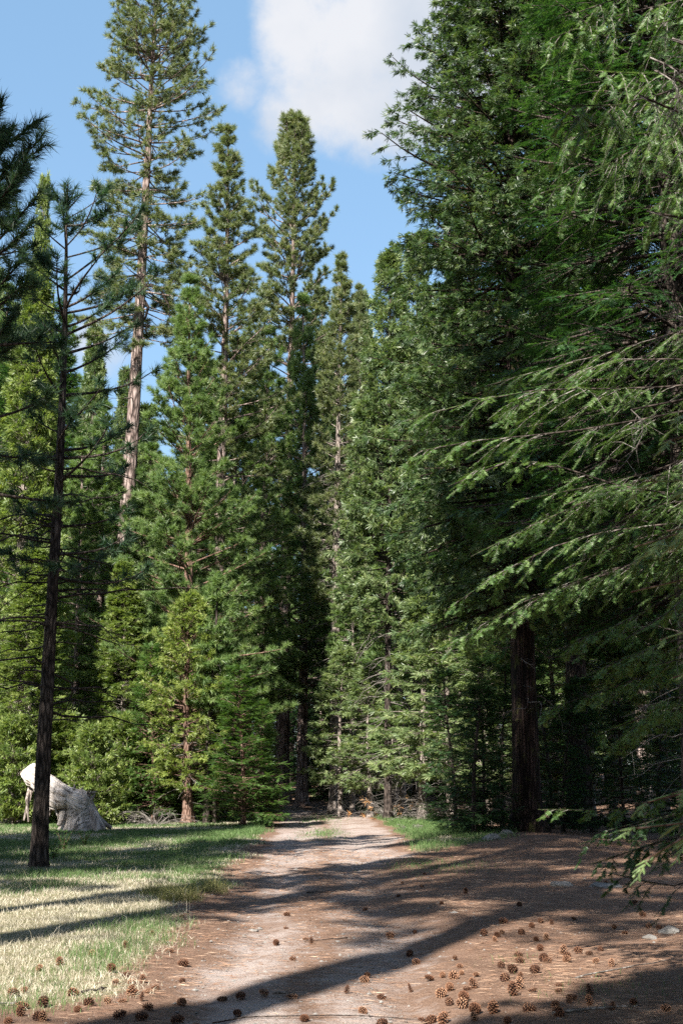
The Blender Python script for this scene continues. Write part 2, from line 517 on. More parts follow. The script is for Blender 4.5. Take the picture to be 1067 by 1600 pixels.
def straight(lean=(0, 0), sway=.0, H=20, seed=0):
    r = np.random.default_rng(seed)
    p1, p2 = r.uniform(0, 6, 2)

    def f(z):
        z = np.asarray(z, float)
        w = np.clip(z / H, 0, 1)
        return np.stack([lean[0] * w + sway * (np.sin(w * 4 + p1) - math.sin(p1)) * w, lean[1] * w + sway * (np.sin(w * 3.4 + p2) - math.sin(p2)) * w, z], -1)
    return f


class Proto:
    def __init__(self, trunk, crown): self.trunk, self.crown = trunk, crown


def dead_limbs(g, r, curve, z0, z1, n, Lr, mat=1, down=.25, sub=4, rad=.012):
    z = r.uniform(z0, z1, n)
    az = r.uniform(0, 2 * math.pi, n)
    L = r.uniform(*Lr, n)
    h = np.stack([np.cos(az), np.sin(az), 0 * az], 1)
    sd = np.stack([-np.sin(az), np.cos(az), 0 * az], 1)
    s = np.linspace(0, 1, 7)
    ev = r.uniform(-.1, .25, n)
    w = r.normal(size=n) * .12
    P = curve(z)[:, None] + L[:, None, None] * (h[:, None] * s[None, :, None] + UP * (ev[:, None] * s - down * r.uniform(.3, 1.6, n)[:, None] * s ** 2)[..., None] + sd[:, None] * (w[:, None] * np.sin(4 * s))[..., None])
    P[:, 1:] += r.normal(size=(n, 6, 3)) * (.02 * L)[:, None, None]
    tubes(g, P, (rad * (.5 + L / 2))[:, None] * (1 - .8 * s)[None], 4, mat)
    if sub:
        k = r.integers(2, 6, (n, sub))
        base = P[np.arange(n)[:, None], k]
        sgn = r.choice([-1, 1], (n, sub))
        d = nz(h[:, None] * .8 + sd[:, None] * sgn[..., None] * r.uniform(.4, 1, (n, sub))[..., None] + r.normal(size=(n, sub, 3)) * .3 - UP * .15)
        l = L[:, None] * r.uniform(.12, .4, (n, sub))
        t = np.linspace(0, 1, 4)
        Q = base[:, :, None] + (l[..., None, None] * (d[:, :, None] * t[None, None, :, None] - UP * (.15 * t ** 2)[None, None, :, None]))
        Q = Q.reshape(-1, 4, 3)
        tubes(g, Q, np.full((len(Q), 1), rad * .35) * (1 - .7 * t)[None], 3, mat)


def build_tree(kind, seed, H, r0, zc, Rmax, prof, nb, leaf, bark, style, lean=(0, 0), sway=.15, dead=None, limb=None, lat_tubes=True, flare=.6, trunk_kw={}, extra=None, **kw):
    r = np.random.default_rng(seed)
    curve = straight(lean, sway, H, seed)
    gt, gc = Geo(), Geo()
    trunk_tube(gt, r, H, r0, curve, flare=flare, **trunk_kw)
    rt = lambda z: r0 * np.clip(1 - z / H, .03, 1) ** .85 + .01
    sk = skeleton(r, H, curve, zc, Rmax, prof, nb, rtrunk=rt, **kw)
    tubes(gt, sk["BP"], sk["BR"], 5, 0)
    if lat_tubes: tubes(gt, sk["LP"], sk["LR"], 3, 0)
    if dead: dead_limbs(gt, r, curve, *dead)
    style(gc, r, sk)
    if extra: extra(gt, gc, r, curve)
    return Proto(gt.mesh(kind + "_trunk", [M[bark], M[limb or "twig"]]), gc.mesh(kind + "_crown", [M[leaf]]))


def place(proto, name, label, x, y, rot=0, sc=1.0, sz=None, group=None, cat="tree", sink=.03):
    e = link(name, None)
    e.location = (x, y, gzf(x, y) - sink)
    e.rotation_euler = (0, 0, rot)
    e.scale = (sc, sc, sz or sc)
    tag(e, label, cat, group)
    link("trunk", proto.trunk, e)
    link("crown", proto.crown, e)
    return e


# ---- styles
def st_pine(M_=16, W=.028, size=.24, **k):
    def f(g, r, sk):
        n = len(sk["SP"])
        d = nz(sk["SD"] + UP * .25)
        pine_tufts(g, r, sk["SP"], d, size * r.uniform(.75, 1.2, n), M_, W, **k)
    return f


def st_fir(M_=8, W=.05, ln=.45, **k):
    def f(g, r, sk):
        n = len(sk["SP"])
        fir_sprays(g, r, sk["SP"], sk["SD"], ln * r.uniform(.6, 1.3, n), M_, W=W, **k)
    return f


def st_cedar(M_=9, W=.045, ln=.26, **k):
    def f(g, r, sk):
        n = len(sk["SP"])
        cedar_fans(g, r, sk["SP"], sk["SD"], ln * r.uniform(.6, 1.4, n), M_, W, **k)
    return f


# ---- profiles: relative limb length from crown base (0) to top (1)
def p_cone(a=.75, lo=.75):
    return lambda z, az: np.minimum(1, lo + z * 2.0) * (1 - z) ** a + .03
def p_round(z, az): return np.interp(z, [0, .2, .5, .78, .92, 1], [.55, .8, 1, .85, .5, .12]) * (1 + .2 * np.sin(az * 2 + z * 19))
def p_tall(z, az): return np.interp(z, [0, .12, .3, .55, .8, 1], [.55, .8, .75, .95, .7, .12]) * (1 + .25 * np.sin(az * 2 + z * 25))
def p_spire(z, az): return np.interp(z, [0, .2, .5, .8, 1], [.9, 1, .8, .48, .10]) * (1 + .15 * np.sin(az + z * 17))

# ================================================================== THE TREES
def spot(u, Y): return gX(u, Y), Y


def height(v, Y): return topz(v, Y)


def lean_to(u0, u1, v1, Y): return (at(u1, v1, Y)[0] - gX(u0, Y), 0)


# ---- the tall old pine, left of centre
Y = 66
H = height(-70, Y)
def tall_extra(gt, gc, r, curve):
    # the one long dead limb that droops to the right under the crown
    for (v0, u1, v1, u2, v2) in ((447, 252, 452, 266, 500), (468, 232, 480, 214, 512)):
        z0 = topz(v0, 66) - .1
        a = curve(np.array([z0]))[0]
        ox = gX(165, 66)
        b = at(u1, v1, 65.6) - np.array([ox, 66, 0]); c = at(u2, v2, 65.6) - np.array([ox, 66, 0])
        P = np.array([[a, (a + b) / 2 + [0, 0, .15], b, (b + c) / 2 + [.15, 0, 0], c]])
        tubes(gt, P, np.array([[.12, .10, .08, .06, .02]]), 5, 1)


P_tall = build_tree("tall_pine", 11, H, .46, H * .52, 3.5, p_tall, 230, "pine_old", "bark_pine", st_pine(26, .028, .30, back=.7),
                    lean=lean_to(165, 262, -70, Y), sway=.25, e_top=40, e_bot=-14, droop=.22, tip=.30, lat=8, lat_ratio=.35, lmin=.3, s0=.42, q=3, q0=.45, up=.2,
                    whorl=24, dead=(H * .2, H * .56, 26, (.5, 2.2), 1, .5, 3, .02), flare=.3, limb="bark_dark", extra=tall_extra)
place(P_tall, "ponderosa_pine", "tallest old pine with bare pinkish trunk leaning right, crown cut by the frame top", *spot(165, Y))

# ---- the dense young pine in the middle
Y = 57
P_young = build_tree("young_pine", 12, 22.5, .26, 1.5, 4.3, p_cone(.72, .7), 235, "pine", "bark_small", st_pine(28, .022, .27), e_top=62, e_bot=8, droop=.12, tip=.15,
                     lat=10, lat_ratio=.38, lmin=.3, s0=.3, q=4, q0=.4, up=.3, whorl=22, zpow=1.25, lat_tubes=True, len_var=(.5, 1.2))
place(P_young, "young_pine", "dense bushy young pine, broadest green cone in the middle left", *spot(290, Y), sz=height(438, Y) / 22.5)

Y = 64
P_spire = build_tree("spire_pine", 13, 35, .36, 9, 3.2, p_spire, 200, "pine_old", "bark_pine", st_pine(24, .027, .29), e_top=60, e_bot=0, droop=.15, tip=.18, lat=8,
                     lat_ratio=.38, lmin=.3, s0=.3, q=4, q0=.4, up=.25, whorl=28, len_var=(.5, 1.3))
place(P_spire, "spire_pine", "slender pine with a narrow spire between the two old pines", *spot(333, Y), sz=height(203, Y) / 35)

Y = 85
P_round = build_tree("round_pine", 14, 41, .42, 15, 3.1, p_round, 260, "pine_old", "bark_pine", st_pine(26, .032, .32), lean=lean_to(440, 456, 195, Y), e_top=55, e_bot=-5,
                     droop=.12, tip=.22, lat=8, lat_ratio=.4, lmin=.35, s0=.35, q=4, q0=.4, up=.3, whorl=30, dead=(10, 24, 20, (.6, 2), 1, .4, 3, .02), limb="bark_dark")
place(P_round, "ponderosa_pine", "old pine with rounded open crown and pale upper trunk under the cloud", *spot(440, Y), sz=height(193, Y) / 41)

Y = 68
P_thin = build_tree("thin_pine", 15, 26, .27, 9, 1.9, p_spire, 190, "pine_old", "bark_grey", st_pine(22, .026, .26), e_top=60, e_bot=0, droop=.15, tip=.18, lat=7,
                    lat_ratio=.35, lmin=.25, s0=.3, q=3, q0=.4, up=.25, whorl=26, dead=(3, 17, 120, (.6, 2.0), 1, .35, 4, .018))
place(P_thin, "half_dead_pine", "thin pine with grey trunk and bare dead limbs on its lower half", *spot(524, Y), sz=height(400, Y) / 26)
place(P_thin, "half_dead_pine", "small pointed pine top just right of the thin grey pine", *spot(572, 76), rot=2, sc=.8, sz=height(452, 76) / 26)

# ---- the big dark incense cedar with the visible trunk, right of the path
Y = 39
def p_big(z, az):
    base = np.interp(z, [0, .10, .28, .48, .62, .8, 1], [.85, 1.0, .92, 1.0, .66, .5, .08])
    return base * (1 + .14 * np.sin(az * 3 + z * 21))


P_big = build_tree("big_cedar", 16, 33, .36, 6.2, 3.9, p_big, 560, "cedar", "bark_cedar", st_cedar(17, .021, .21, hang=.35, spread=55), e_top=40, e_bot=-8, droop=.28, tip=.22, lat=12,
                   lat_ratio=.42, lmin=.25, s0=.22, q=7, len_var=(.72, 1.04), q0=.25, up=.05, lat_droop=.2, dead=(3.2, 8, 24, (.6, 2.4), 1, .5, 5, .014), flare=.75, zpow=.95)
place(P_big, "incense_cedar", "huge dark cedar on the right with a thick fibrous bare lower trunk", *spot(824, Y))

# ---- pale cedar at its left edge
Y = 58
P_pale = build_tree("pale_cedar", 17, 21, .15, 7.0, 2.3, p_cone(.6, .8), 260, "cedar_l", "bark_dark", st_cedar(14, .034, .26, hang=.35), e_top=55, e_bot=-5, droop=.25, tip=.3, lat=9,
                    lat_ratio=.4, lmin=.25, s0=.25, q=4, q0=.3, up=.1, dead=(1.2, 8, 60, (.4, 1.7), 1, .5, 4, .013))
place(P_pale, "incense_cedar", "pale grey green cedar at the left edge of the huge dark cedar", *spot(606, Y), sz=height(408, Y) / 21)
place(P_pale, "incense_cedar", "slim pale cedar half hidden behind the path-side cedar, left of the huge one", *spot(650, 66), rot=1.2, sz=height(380, 66) / 21)

# ---- douglas firs on the right
P_fir = build_tree("big_fir", 18, 31, .36, 6.5, 4.6, p_cone(.55, .85), 400, "fir", "bark_dark", st_fir(13, .028, .42, sub=.32), e_top=35, e_bot=-12, droop=.22, tip=.16, lat=14,
                   lat_ratio=.42, lmin=.2, lat_ang=55, s0=.2, q=5, q0=.2, lat_droop=.25, lat_tubes=True, dead=(2, 14, 60, (1, 2.6), 1, .4, 5, .012))
place(P_fir, "douglas_fir", "broad dark fir whose limbs come in from the right edge", *spot(1100, 30), rot=.4)
place(P_fir, "douglas_fir", "dark fir filling the gap behind the huge cedar", *spot(905, 47), rot=2.9, sc=1.0, sz=1.05)
place(P_fir, "douglas_fir", "dark fir at the right edge, sky showing through its limbs", *spot(1105, 36), rot=4.1, sc=.9)
place(P_fir, "douglas_fir", "tall dark fir behind the top of the huge cedar", *spot(752, 74), rot=5.3, sc=.8, sz=1.25)

# ---- small cedars and firs
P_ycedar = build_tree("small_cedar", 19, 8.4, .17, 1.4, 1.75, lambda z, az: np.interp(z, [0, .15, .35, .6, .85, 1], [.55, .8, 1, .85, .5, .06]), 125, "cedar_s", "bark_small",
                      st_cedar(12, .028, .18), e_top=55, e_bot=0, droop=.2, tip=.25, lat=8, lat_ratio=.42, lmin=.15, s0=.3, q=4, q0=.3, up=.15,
                      dead=(.7, 3.9, 46, (.35, 1.2), 1, .5, 5, .012), flare=.8)
Y = 51.5
place(P_ycedar, "incense_cedar", "small sunlit yellow green cedar with red brown trunk beside the path", *spot(293, Y), sz=height(932, Y) / 8.4)
P_sfir = build_tree("small_fir", 20, 6, .08, .35, 1.5, p_cone(.75, .9), 110, "fir_l", "bark_small", st_fir(12, .024, .30, sub=.32), e_top=45, e_bot=5, droop=.15, tip=.12, lat=8,
                    lat_ratio=.4, lmin=.15, lat_ang=55, s0=.15, q=4, q0=.2, lat_droop=.12)
place(P_sfir, "young_fir", "bright young fir with layered limbs at the left edge of the path", *spot(380, 48.5), rot=.5, sc=1.05, sz=height(1045, 48.5) / 6)
place(P_sfir, "young_fir", "low young fir nearest the dark path opening", *spot(403, 51), rot=2.0, sc=.7)
place(P_sfir, "young_fir", "young fir squeezed behind the small yellow cedar", *spot(338, 54), rot=3.0, sz=1.05)

# ---- slim dark-stemmed pole trees by the small cedar
P_pole = build_tree("pole_pine", 21, 9, .10, 4.2, .9, p_spire, 50, "pine", "bark_dark", st_pine(16, .028, .24), lat=5, lat_ratio=.35, lmin=.2, q=3, dead=(1, 6, 30, (.3, 1.0), 1, .4, 3, .01), flare=.3)
place(P_pole, "pole_pine", "slim dark stem just right of the small yellow cedar", *spot(322, 51.5))
place(P_pole, "pole_pine", "slim dark stem leaning against its twin, second right of the yellow cedar", *spot(333, 51.8), rot=2.2, sc=.95)

# ---- mid cedars and pines that fill the left wood
P_mced = build_tree("mid_cedar", 22, 20, .26, .8, 2.3, p_cone(.62, .8), 300, "cedar_y", "bark_grey", st_cedar(12, .036, .26), e_top=55, e_bot=0, droop=.22, tip=.25, lat=9,
                    lat_ratio=.4, lmin=.25, s0=.25, q=4, q0=.3, up=.1)
P_mfir = build_tree("mid_fir", 23, 24, .28, .8, 3.0, p_cone(.68, .85), 270, "fir", "bark_dark", st_fir(11, .038, .42, sub=.34), e_top=40, e_bot=-6, droop=.2, tip=.14, lat=11,
                    lat_ratio=.42, lmin=.2, lat_ang=55, s0=.2, q=4, q0=.2, lat_droop=.2, lat_tubes=False)
P_gced = build_tree("green_cedar", 24, 18, .22, 1.0, 2.2, p_cone(.62, .8), 260, "cedar_l", "bark_grey", st_cedar(12, .038, .26), e_top=55, e_bot=0, droop=.22, tip=.25, lat=9,
                    lat_ratio=.4, lmin=.25, s0=.25, q=4, q0=.3, up=.1)
P_bpine = build_tree("wood_pine", 25, 26, .30, 5, 3.7, p_cone(.7, .7), 160, "pine", "bark_pine", st_pine(20, .032, .32), e_top=60, e_bot=3, droop=.14, tip=.16, lat=8,
                     lat_ratio=.38, lmin=.3, s0=.3, q=4, q0=.4, up=.3, whorl=22, zpow=1.3, len_var=(.45, 1.25), dead=(2, 9, 40, (.6, 2.2), 1, .4, 4, .016))
P_shrub = build_tree("cedar_shrub", 26, 3.2, .06, .1, 1.15, lambda z, az: np.interp(z, [0, .3, .7, 1], [.8, 1, .7, .15]), 80, "cedar_y", "bark_grey", st_cedar(12, .028, .18),
                     e_top=60, e_bot=15, droop=.15, tip=.2, lat=7, lat_ratio=.42, lmin=.12, s0=.2, q=4, q0=.25, up=.15, flare=.3)
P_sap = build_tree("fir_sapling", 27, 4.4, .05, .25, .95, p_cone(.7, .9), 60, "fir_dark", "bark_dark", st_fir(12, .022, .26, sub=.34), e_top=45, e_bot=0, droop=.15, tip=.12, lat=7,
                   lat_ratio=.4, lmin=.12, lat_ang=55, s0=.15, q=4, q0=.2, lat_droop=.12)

LEFT = [  # proto, name, u, Y, top v (or None), width scale, label
    (P_mced, "incense_cedar", 34, 63, 285, .5, "narrow yellow green cedar whose tip rises left of the slim dark trunk"),
    (P_mced, "incense_cedar", 14, 54, 430, 1.0, "yellow green cedar behind the left edge pine"),
    (P_mfir, "douglas_fir", 62, 68, 440, 1.0, "mid green fir directly behind the slim dark trunk"),
    (P_bpine, "wood_pine", 112, 60, 690, .85, "short bushy pine between the slim dark trunk and the tall pine"),
    (P_mced, "incense_cedar", 40, 52, 860, .8, "low yellow green cedar above the bleached stump"),
    (P_gced, "incense_cedar", 118, 76, 520, .9, "dull green cedar rising against the sky left of the tall pine"),
    (P_gced, "incense_cedar", 178, 84, 585, .9, "distant cedar in the sky gap behind the tall bare trunk"),
    (P_gced, "incense_cedar", 222, 70, 640, .9, "dull green cedar touching the right side of the tall bare trunk"),
    (P_bpine, "wood_pine", 150, 62, 640, .85, "bushy pine overlapping the foot of the tall pine"),
    (P_bpine, "wood_pine", 215, 61, 700, .85, "bushy pine between the tall pine and the broad young pine"),
    (P_mced, "incense_cedar", 190, 55, 880, .8, "yellow green cedar left of the small yellow cedar"),
    (P_sfir, "young_fir", 240, 53, 1010, .9, "young fir just left of the small yellow cedar"),
    (P_bpine, "wood_pine", 362, 66, 540, .95, "bushy pine on the right flank of the broad young pine"),
    (P_bpine, "wood_pine", 405, 74, 520, 1.0, "bushy pine left of the dark path opening"),
    (P_bpine, "wood_pine", 472, 80, 470, 1.0, "bushy pine under the old rounded pine"),
    (P_mfir, "douglas_fir", 418, 150, 900, 1.0, "far dark fir closing the end of the path"),
    (P_mfir, "douglas_fir", 446, 142, 860, 1.0, "far dark fir right of the one closing the path"),
    (P_mfir, "douglas_fir", 500, 146, 880, 1.0, "far dark fir behind the right side of the dark path opening"),
    (P_bpine, "wood_pine", 505, 92, 470, .95, "bushy pine above the dark path opening"),
    (P_bpine, "wood_pine", 114, 58, 800, .55, "bushy pine with a bare stem between the stump and the small cedar"),
    (P_gced, "incense_cedar", 560, 84, 470, 1.0, "dull green cedar right of the thin grey pine"),
    (P_gced, "incense_cedar", 545, 74, 800, .8, "shorter green cedar under the thin grey pine"),
]
for i, (pr, nm, u, Y, v, w, lab) in enumerate(LEFT):
    hp = {id(P_mced): 20, id(P_gced): 18, id(P_bpine): 26, id(P_sfir): 6, id(P_mfir): 24}[id(pr)]
    place(pr, nm, lab, *spot(u, Y), rot=i * 1.7, sc=w, sz=height(v, Y) / hp)

SHR = [(146, 49, 1.0, "yellow green cedar bush behind the right end of the stump"), (170, 53, 1.15, "round cedar bush between the stump and the small cedar"),
       (104, 52, 1.2, "yellow green cedar bush behind the middle of the stump"), (22, 50, 1.1, "cedar bush left of the bleached stump"),
       (205, 56, 1.25, "cedar bush at the back of the meadow left of the small cedar"), (60, 56, 1.3, "taller cedar bush behind the left end of the stump"),
       (250, 58, 1.2, "cedar bush in the shade behind the small cedar"), (300, 63, 1.4, "cedar bush behind the slim dark stems")]
for i, (u, Y, s, lab) in enumerate(SHR):
    place(P_shrub, "cedar_bush", lab, *spot(u, Y), rot=i * 2.1, sc=s, cat="bush")

# ---- right of the path: thin trunks, saplings, understorey
P_slim = build_tree("slim_pine", 28, 14, .13, 6, 1.5, p_spire, 90, "pine", "bark_grey", st_pine(14, .034, .26), lat=6, lat_ratio=.36, lmin=.25, q=3, up=.2,
                    dead=(1.5, 8, 60, (.5, 1.8), 1, .5, 4, .013), flare=.3)
P_rced = build_tree("path_cedar", 29, 10, .11, 2.2, 1.7, p_cone(.6, .7), 95, "cedar_m", "bark_grey", st_cedar(12, .034, .23), e_top=50, e_bot=-5, droop=.3, tip=.2, lat=7,
                    lat_ratio=.42, lmin=.2, s0=.25, q=4, q0=.3, dead=(.5, 3, 30, (.5, 1.6), 1, .5, 4, .012))
RIGHT = [
    (P_slim, "slim_pine", 550, 66, 14, 880, 1.0, "slim pale trunk at the edge of the grass right of the path"),
    (P_slim, "slim_pine", 629, 63, 14, 820, 1.1, "slim grey trunk with drooping limbs behind the dead brush"),
    (P_rced, "incense_cedar", 532, 63, 10, 1010, 1.0, "light green young cedar hiding the foot of the thin grey pine"),
    (P_rced, "incense_cedar", 578, 61, 10, 1040, 1.0, "light green young cedar between the two slim pale trunks right of the path"),
    (P_slim, "slim_pine", 606, 60, 14, 1090, .8, "short thin stem left of the dead brush"),
    (P_rced, "incense_cedar", 572, 71, 10, 900, 1.2, "pale cedar over the right edge of the path opening"),
    (P_rced, "incense_cedar", 660, 56, 10, 930, 1.3, "pale green cedar behind the dead brush"),
    (P_rced, "incense_cedar", 704, 52, 10, 930, 1.3, "pale green cedar left of the thick cedar trunk"),
    (P_rced, "incense_cedar", 764, 50, 10, 970, 1.2, "pale green cedar close behind the thick cedar trunk, on its left"),
    (P_rced, "incense_cedar", 868, 53, 10, 930, 1.3, "pale green cedar close behind the thick cedar trunk, on its right"),
    (P_rced, "incense_cedar", 958, 51, 10, 970, 1.2, "pale cedar in the wood between the thick trunk and the right edge"),
    (P_rced, "incense_cedar", 1042, 48, 10, 960, 1.2, "pale cedar in the wood at the right edge"),
    (P_slim, "slim_pine", 925, 58, 14, 880, 1.2, "sunlit slim trunk deep in the wood right of the thick trunk"),
    (P_slim, "slim_pine", 1033, 52, 14, 800, 1.3, "sunlit slim trunk deep in the wood at the right edge"),
    (P_slim, "slim_pine", 915, 63, 14, 900, 1.2, "slim trunk paired with the sunlit one in the right wood"),
]
for i, (pr, nm, u, Y, hp, v, w, lab) in enumerate(RIGHT):
    place(pr, nm, lab, *spot(u, Y), rot=i * 1.3 + .6, sc=w, sz=height(v, Y) / hp)
SAP = [(741, 37.5, 1.0, "dark sapling on two thin stems left of the thick trunk"), (756, 38.2, .85, "smaller dark sapling touching the thick trunk's left side"),
       (712, 41, 1.0, "dark sapling at the right end of the grass strip"), (880, 41, .9, "dark sapling right of the thick trunk"),
       (925, 43, 1.0, "dark sapling second right of the thick trunk"), (975, 40, .95, "dark sapling third right of the thick trunk"),
       (1030, 43, 1.05, "dark sapling near the right edge of the wood"), (862, 46, 1.2, "tall sapling in the shade behind the thick trunk"),
       (785, 45, 1.1, "dark sapling behind the left side of the thick trunk"), (1072, 38, 1.0, "dark sapling cut by the right frame edge")]
for i, (u, Y, s, lab) in enumerate(SAP):
    place(P_sap, "fir_sapling", lab, *spot(u, Y), rot=i * 2.3, sc=s)

# ---- the dark opening at the end of the path, and the wood behind
BACK = [(P_mfir, "douglas_fir", 385, 96, 1.0, 1.0, "dark fir left of the dark path opening"), (P_mfir, "douglas_fir", 478, 104, 1.0, 1.0, "dark fir standing over the path where it disappears"),
        (P_mfir, "douglas_fir", 512, 88, .9, .85, "dark fir at the right side of the dark path opening"), (P_mfir, "douglas_fir", 540, 99, 1.0, 1.0, "dark fir behind the slim pale trunk")]
for i, (pr, nm, u, Y, w, h_, lab) in enumerate(BACK):
    place(pr, nm, lab, *spot(u, Y), rot=i * 1.9, sc=w, sz=h_)
rb = np.random.default_rng(77)
nb_ = 0
for row, (Y0, n) in enumerate(((78, 13), (92, 15), (108, 17), (128, 18))):
    for k in range(n):
        u = -60 + (k + rb.uniform(.2, .8)) * 1190 / n
        Yk = Y0 + rb.uniform(-5, 5)
        x, y = spot(u, Yk)
        if path_l(Yk) - 1.2 < x < path_r(Yk) + 1.2: continue
        vt = np.interp(u, [-60, 60, 130, 160, 235, 270, 380, 520, 580, 640, 1130], [420, 470, 600, 640, 640, 560, 480, 560, 560, 420, 380]) + rb.uniform(0, 170)
        pr, hp = [(P_mfir, 24), (P_bpine, 26), (P_gced, 18), (P_mfir, 24)][rb.integers(0, 4)]
        hh = height(vt, Yk)
        s = np.clip(hh / hp, .6, 1.5)
        nmk = {id(P_mfir): "douglas_fir", id(P_bpine): "wood_pine", id(P_gced): "incense_cedar"}[id(pr)]
        labk = {id(P_mfir): "dark fir deep in the wood behind the trees that line the path", id(P_bpine): "bushy pine deep in the wood behind the trees that line the path",
                id(P_gced): "dull green cedar deep in the wood behind the trees that line the path"}[id(pr)]
        place(pr, nmk, labk, x, y, rot=rb.uniform(0, 6.28), sc=min(s * 1.05, 1.25), sz=hh / hp, group={"douglas_fir": "firs deep in the wood", "wood_pine": "pines deep in the wood", "incense_cedar": "cedars deep in the wood"}[nmk])

# ---- the slim dark pine at the left
Y = 26.3
H = height(312, Y)
def p_left(z, az):
    side = .6 + .4 * np.cos(az - .2)
    return np.interp(z, [0, .25, .5, .8, .95, 1], [.9, .95, .9, .75, .5, .25]) * (.65 + .35 * np.cos(az)) + .1


def left_extra(gt, gc, r, curve):
    d = nz(np.array([[.45, .1, .9], [-.2, 0, 1], [.75, .2, .5], [.1, -.3, 1.0]]))
    p = curve(np.full(4, H - .05)) + d * .35
    tubes(gt, np.stack([curve(np.full(4, H - .25)), p], 1), np.tile([.02, .008], (4, 1)), 4, 0)
    for k in range(4):
        pine_tufts(gc, r, p - d * .13 * k, d, .24, 30, .015, back=.8)
    for (z, u1, v1, sg) in ((H - .55, 165, 330, 1), (H - 2.2, 182, 425, 1), (H - 2.6, 195, 455, 1), (H - 3.5, 200, 525, 1), (H - 1.5, 60, 400, -1)):
        a = curve(np.array([z]))[0]
        b = at(u1, v1, Y + r.uniform(-.6, .6)) - np.array([gX(62, Y), Y, 0])
        s = np.linspace(0, 1, 6)[:, None]
        P = a + (b - a) * s - UP * (.35 * s * (1 - s))
        tubes(gt, P[None], np.linspace(.028, .008, 6)[None], 4, 0)
        dd = nz(P[1:] - P[:-1])
        n_ = 10
        tt = np.linspace(.4, 1, n_)
        q = a + (b - a) * tt[:, None] - UP * (.35 * tt * (1 - tt))[:, None]
        dv = nz(np.broadcast_to(dd[-1], (n_, 3)) + r.normal(size=(n_, 3)) * .45 + UP * .25)
        e = q + dv * (.25 * (1 - tt) + .1)[:, None]
        tubes(gt, np.stack([q, e], 1), np.tile([.009, .005], (n_, 1)), 3, 0)
        pine_tufts(gc, r, e, dv, .22, 40, .015, back=.9)


P_left = build_tree("left_pine", 31, H, .14, H * .40, 2.1, p_left, 44, "pine_shade", "bark_dark", st_pine(40, .015, .22, back=.9), lean=lean_to(62, 100, 318, Y), sway=.1,
                    e_top=40, e_bot=-2, droop=.12, tip=.3, lat=4, lat_ratio=.3, lmin=.15, s0=.5, q=2, q0=.6, up=.2, dens=.8,
                    dead=(2.6, 7.6, 70, (.7, 2.7), 1, .30, 5, .014), limb="bark_dark", flare=.35, extra=left_extra)
place(P_left, "young_pine", "slim dark pine with charcoal trunk and drooping dead limbs at the left", *spot(62, Y))

# ---- pine whose dark tufts enter at the left edge
Y = 17
xe, ye = spot(-75, Y)
def edge_extra(gt, gc, r, curve):
    for (z, u1, v1) in ((9.4, 62, 185), (9.0, 72, 225), (8.9, 40, 250), (8.2, 45, 262), (8.0, 66, 210), (7.8, 30, 330), (7.4, 52, 345), (7.0, 36, 400), (6.8, 20, 300), (6.5, 48, 430),
                        (6.1, 30, 480), (5.6, 44, 520), (7.6, 10, 210), (7.1, 60, 300)):
        b = at(u1, v1, Y + r.uniform(-.8, .8)) - np.array([xe, ye, 0])
        a = curve(np.array([b[2] - r.uniform(.3, .9)]))[0]
        s = np.linspace(0, 1, 6)[:, None]
        P = a + (b - a) * s - UP * (.25 * s * (1 - s))
        tubes(gt, P[None], np.linspace(.03, .008, 6)[None], 4, 0)
        n_ = 9
        tt = np.linspace(.35, 1, n_)
        q = a + (b - a) * tt[:, None] - UP * (.25 * tt * (1 - tt))[:, None]
        dv = nz(nz(b - a)[None] + r.normal(size=(n_, 3)) * .55 + UP * .35)
        e = q + dv * (.28 * (1 - tt) + .08)[:, None]
        tubes(gt, np.stack([q, e], 1), np.tile([.009, .005], (n_, 1)), 3, 0)
        pine_tufts(gc, r, e, dv, .19, 60, .011, back=.9)


P_edge = build_tree("edge_pine", 32, 10.5, .14, 5.0, 1.5, p_cone(.5, .8), 40, "pine_shade", "bark_dark", st_pine(46, .012, .19, back=.9), lat=4, lat_ratio=.3, lmin=.15, s0=.5, q=2, q0=.5,
                    up=.25, e_top=50, e_bot=5, flare=.3, extra=edge_extra, dead=(2, 6, 14, (.5, 1.2), 1, .3, 3, .01))
place(P_edge, "young_pine", "pine at the left frame edge showing only dark needle tufts", xe, ye)

# ---- trees out of view behind and beside the camera that shade the foreground
def caster(pr, x, y, sc, sz=None, rot=0):
    place(pr, "shade_tree", "tall conifer beside the photographer, outside the picture, shading the path", x, y, rot=rot, sc=sc, sz=sz, group="trees out of view that shade the foreground")
P_bare = build_tree("bare_pine", 35, 14.2, .11, 9.8, 1.9, p_cone(.5, .8), 80, "pine", "bark_pine", st_pine(18, .03, .28), e_top=50, e_bot=0, lat=7, lat_ratio=.4, lmin=.25, s0=.3, q=4, up=.2, flare=.3)  # unseen pine, bare stem and high crown shaped to aim its shadow
CAST = [(P_tall, -8.5, -6, 1.15, .90, 1.15), (P_thin, -9.6, .8, 1.35, 1.85, 2.4), (P_bare, -11.9, .4, 1.6, 3.2, 4.4), (P_bare, -3.5, -3.4, 1.0, 1.0, .5), (P_young, -14.5, 7, 1.3, 1.42, 1), (P_fir, -19, 13, 1.15, 1.05, 2)]
for c_ in CAST: caster(*c_)
rk = np.random.default_rng(90)
for k in range(46):
    # the rest of the wood around the clearing, behind and beside the camera
    a_ = math.radians(rk.uniform(95, 268)); d_ = rk.uniform(37, 66)
    x_, y_ = d_ * math.sin(a_), d_ * math.cos(a_)
    caster([P_mfir, P_bpine, P_mfir, P_mced][k % 4], x_, y_, rk.uniform(.9, 1.2), rk.uniform(.85, 1.1), rk.uniform(0, 6))
for k in range(9): caster([P_mfir, P_bpine][k % 2], rk.uniform(9.5, 17), -12 + k * 4.5, 1.0, rk.uniform(.85, 1.1), rk.uniform(0, 6))
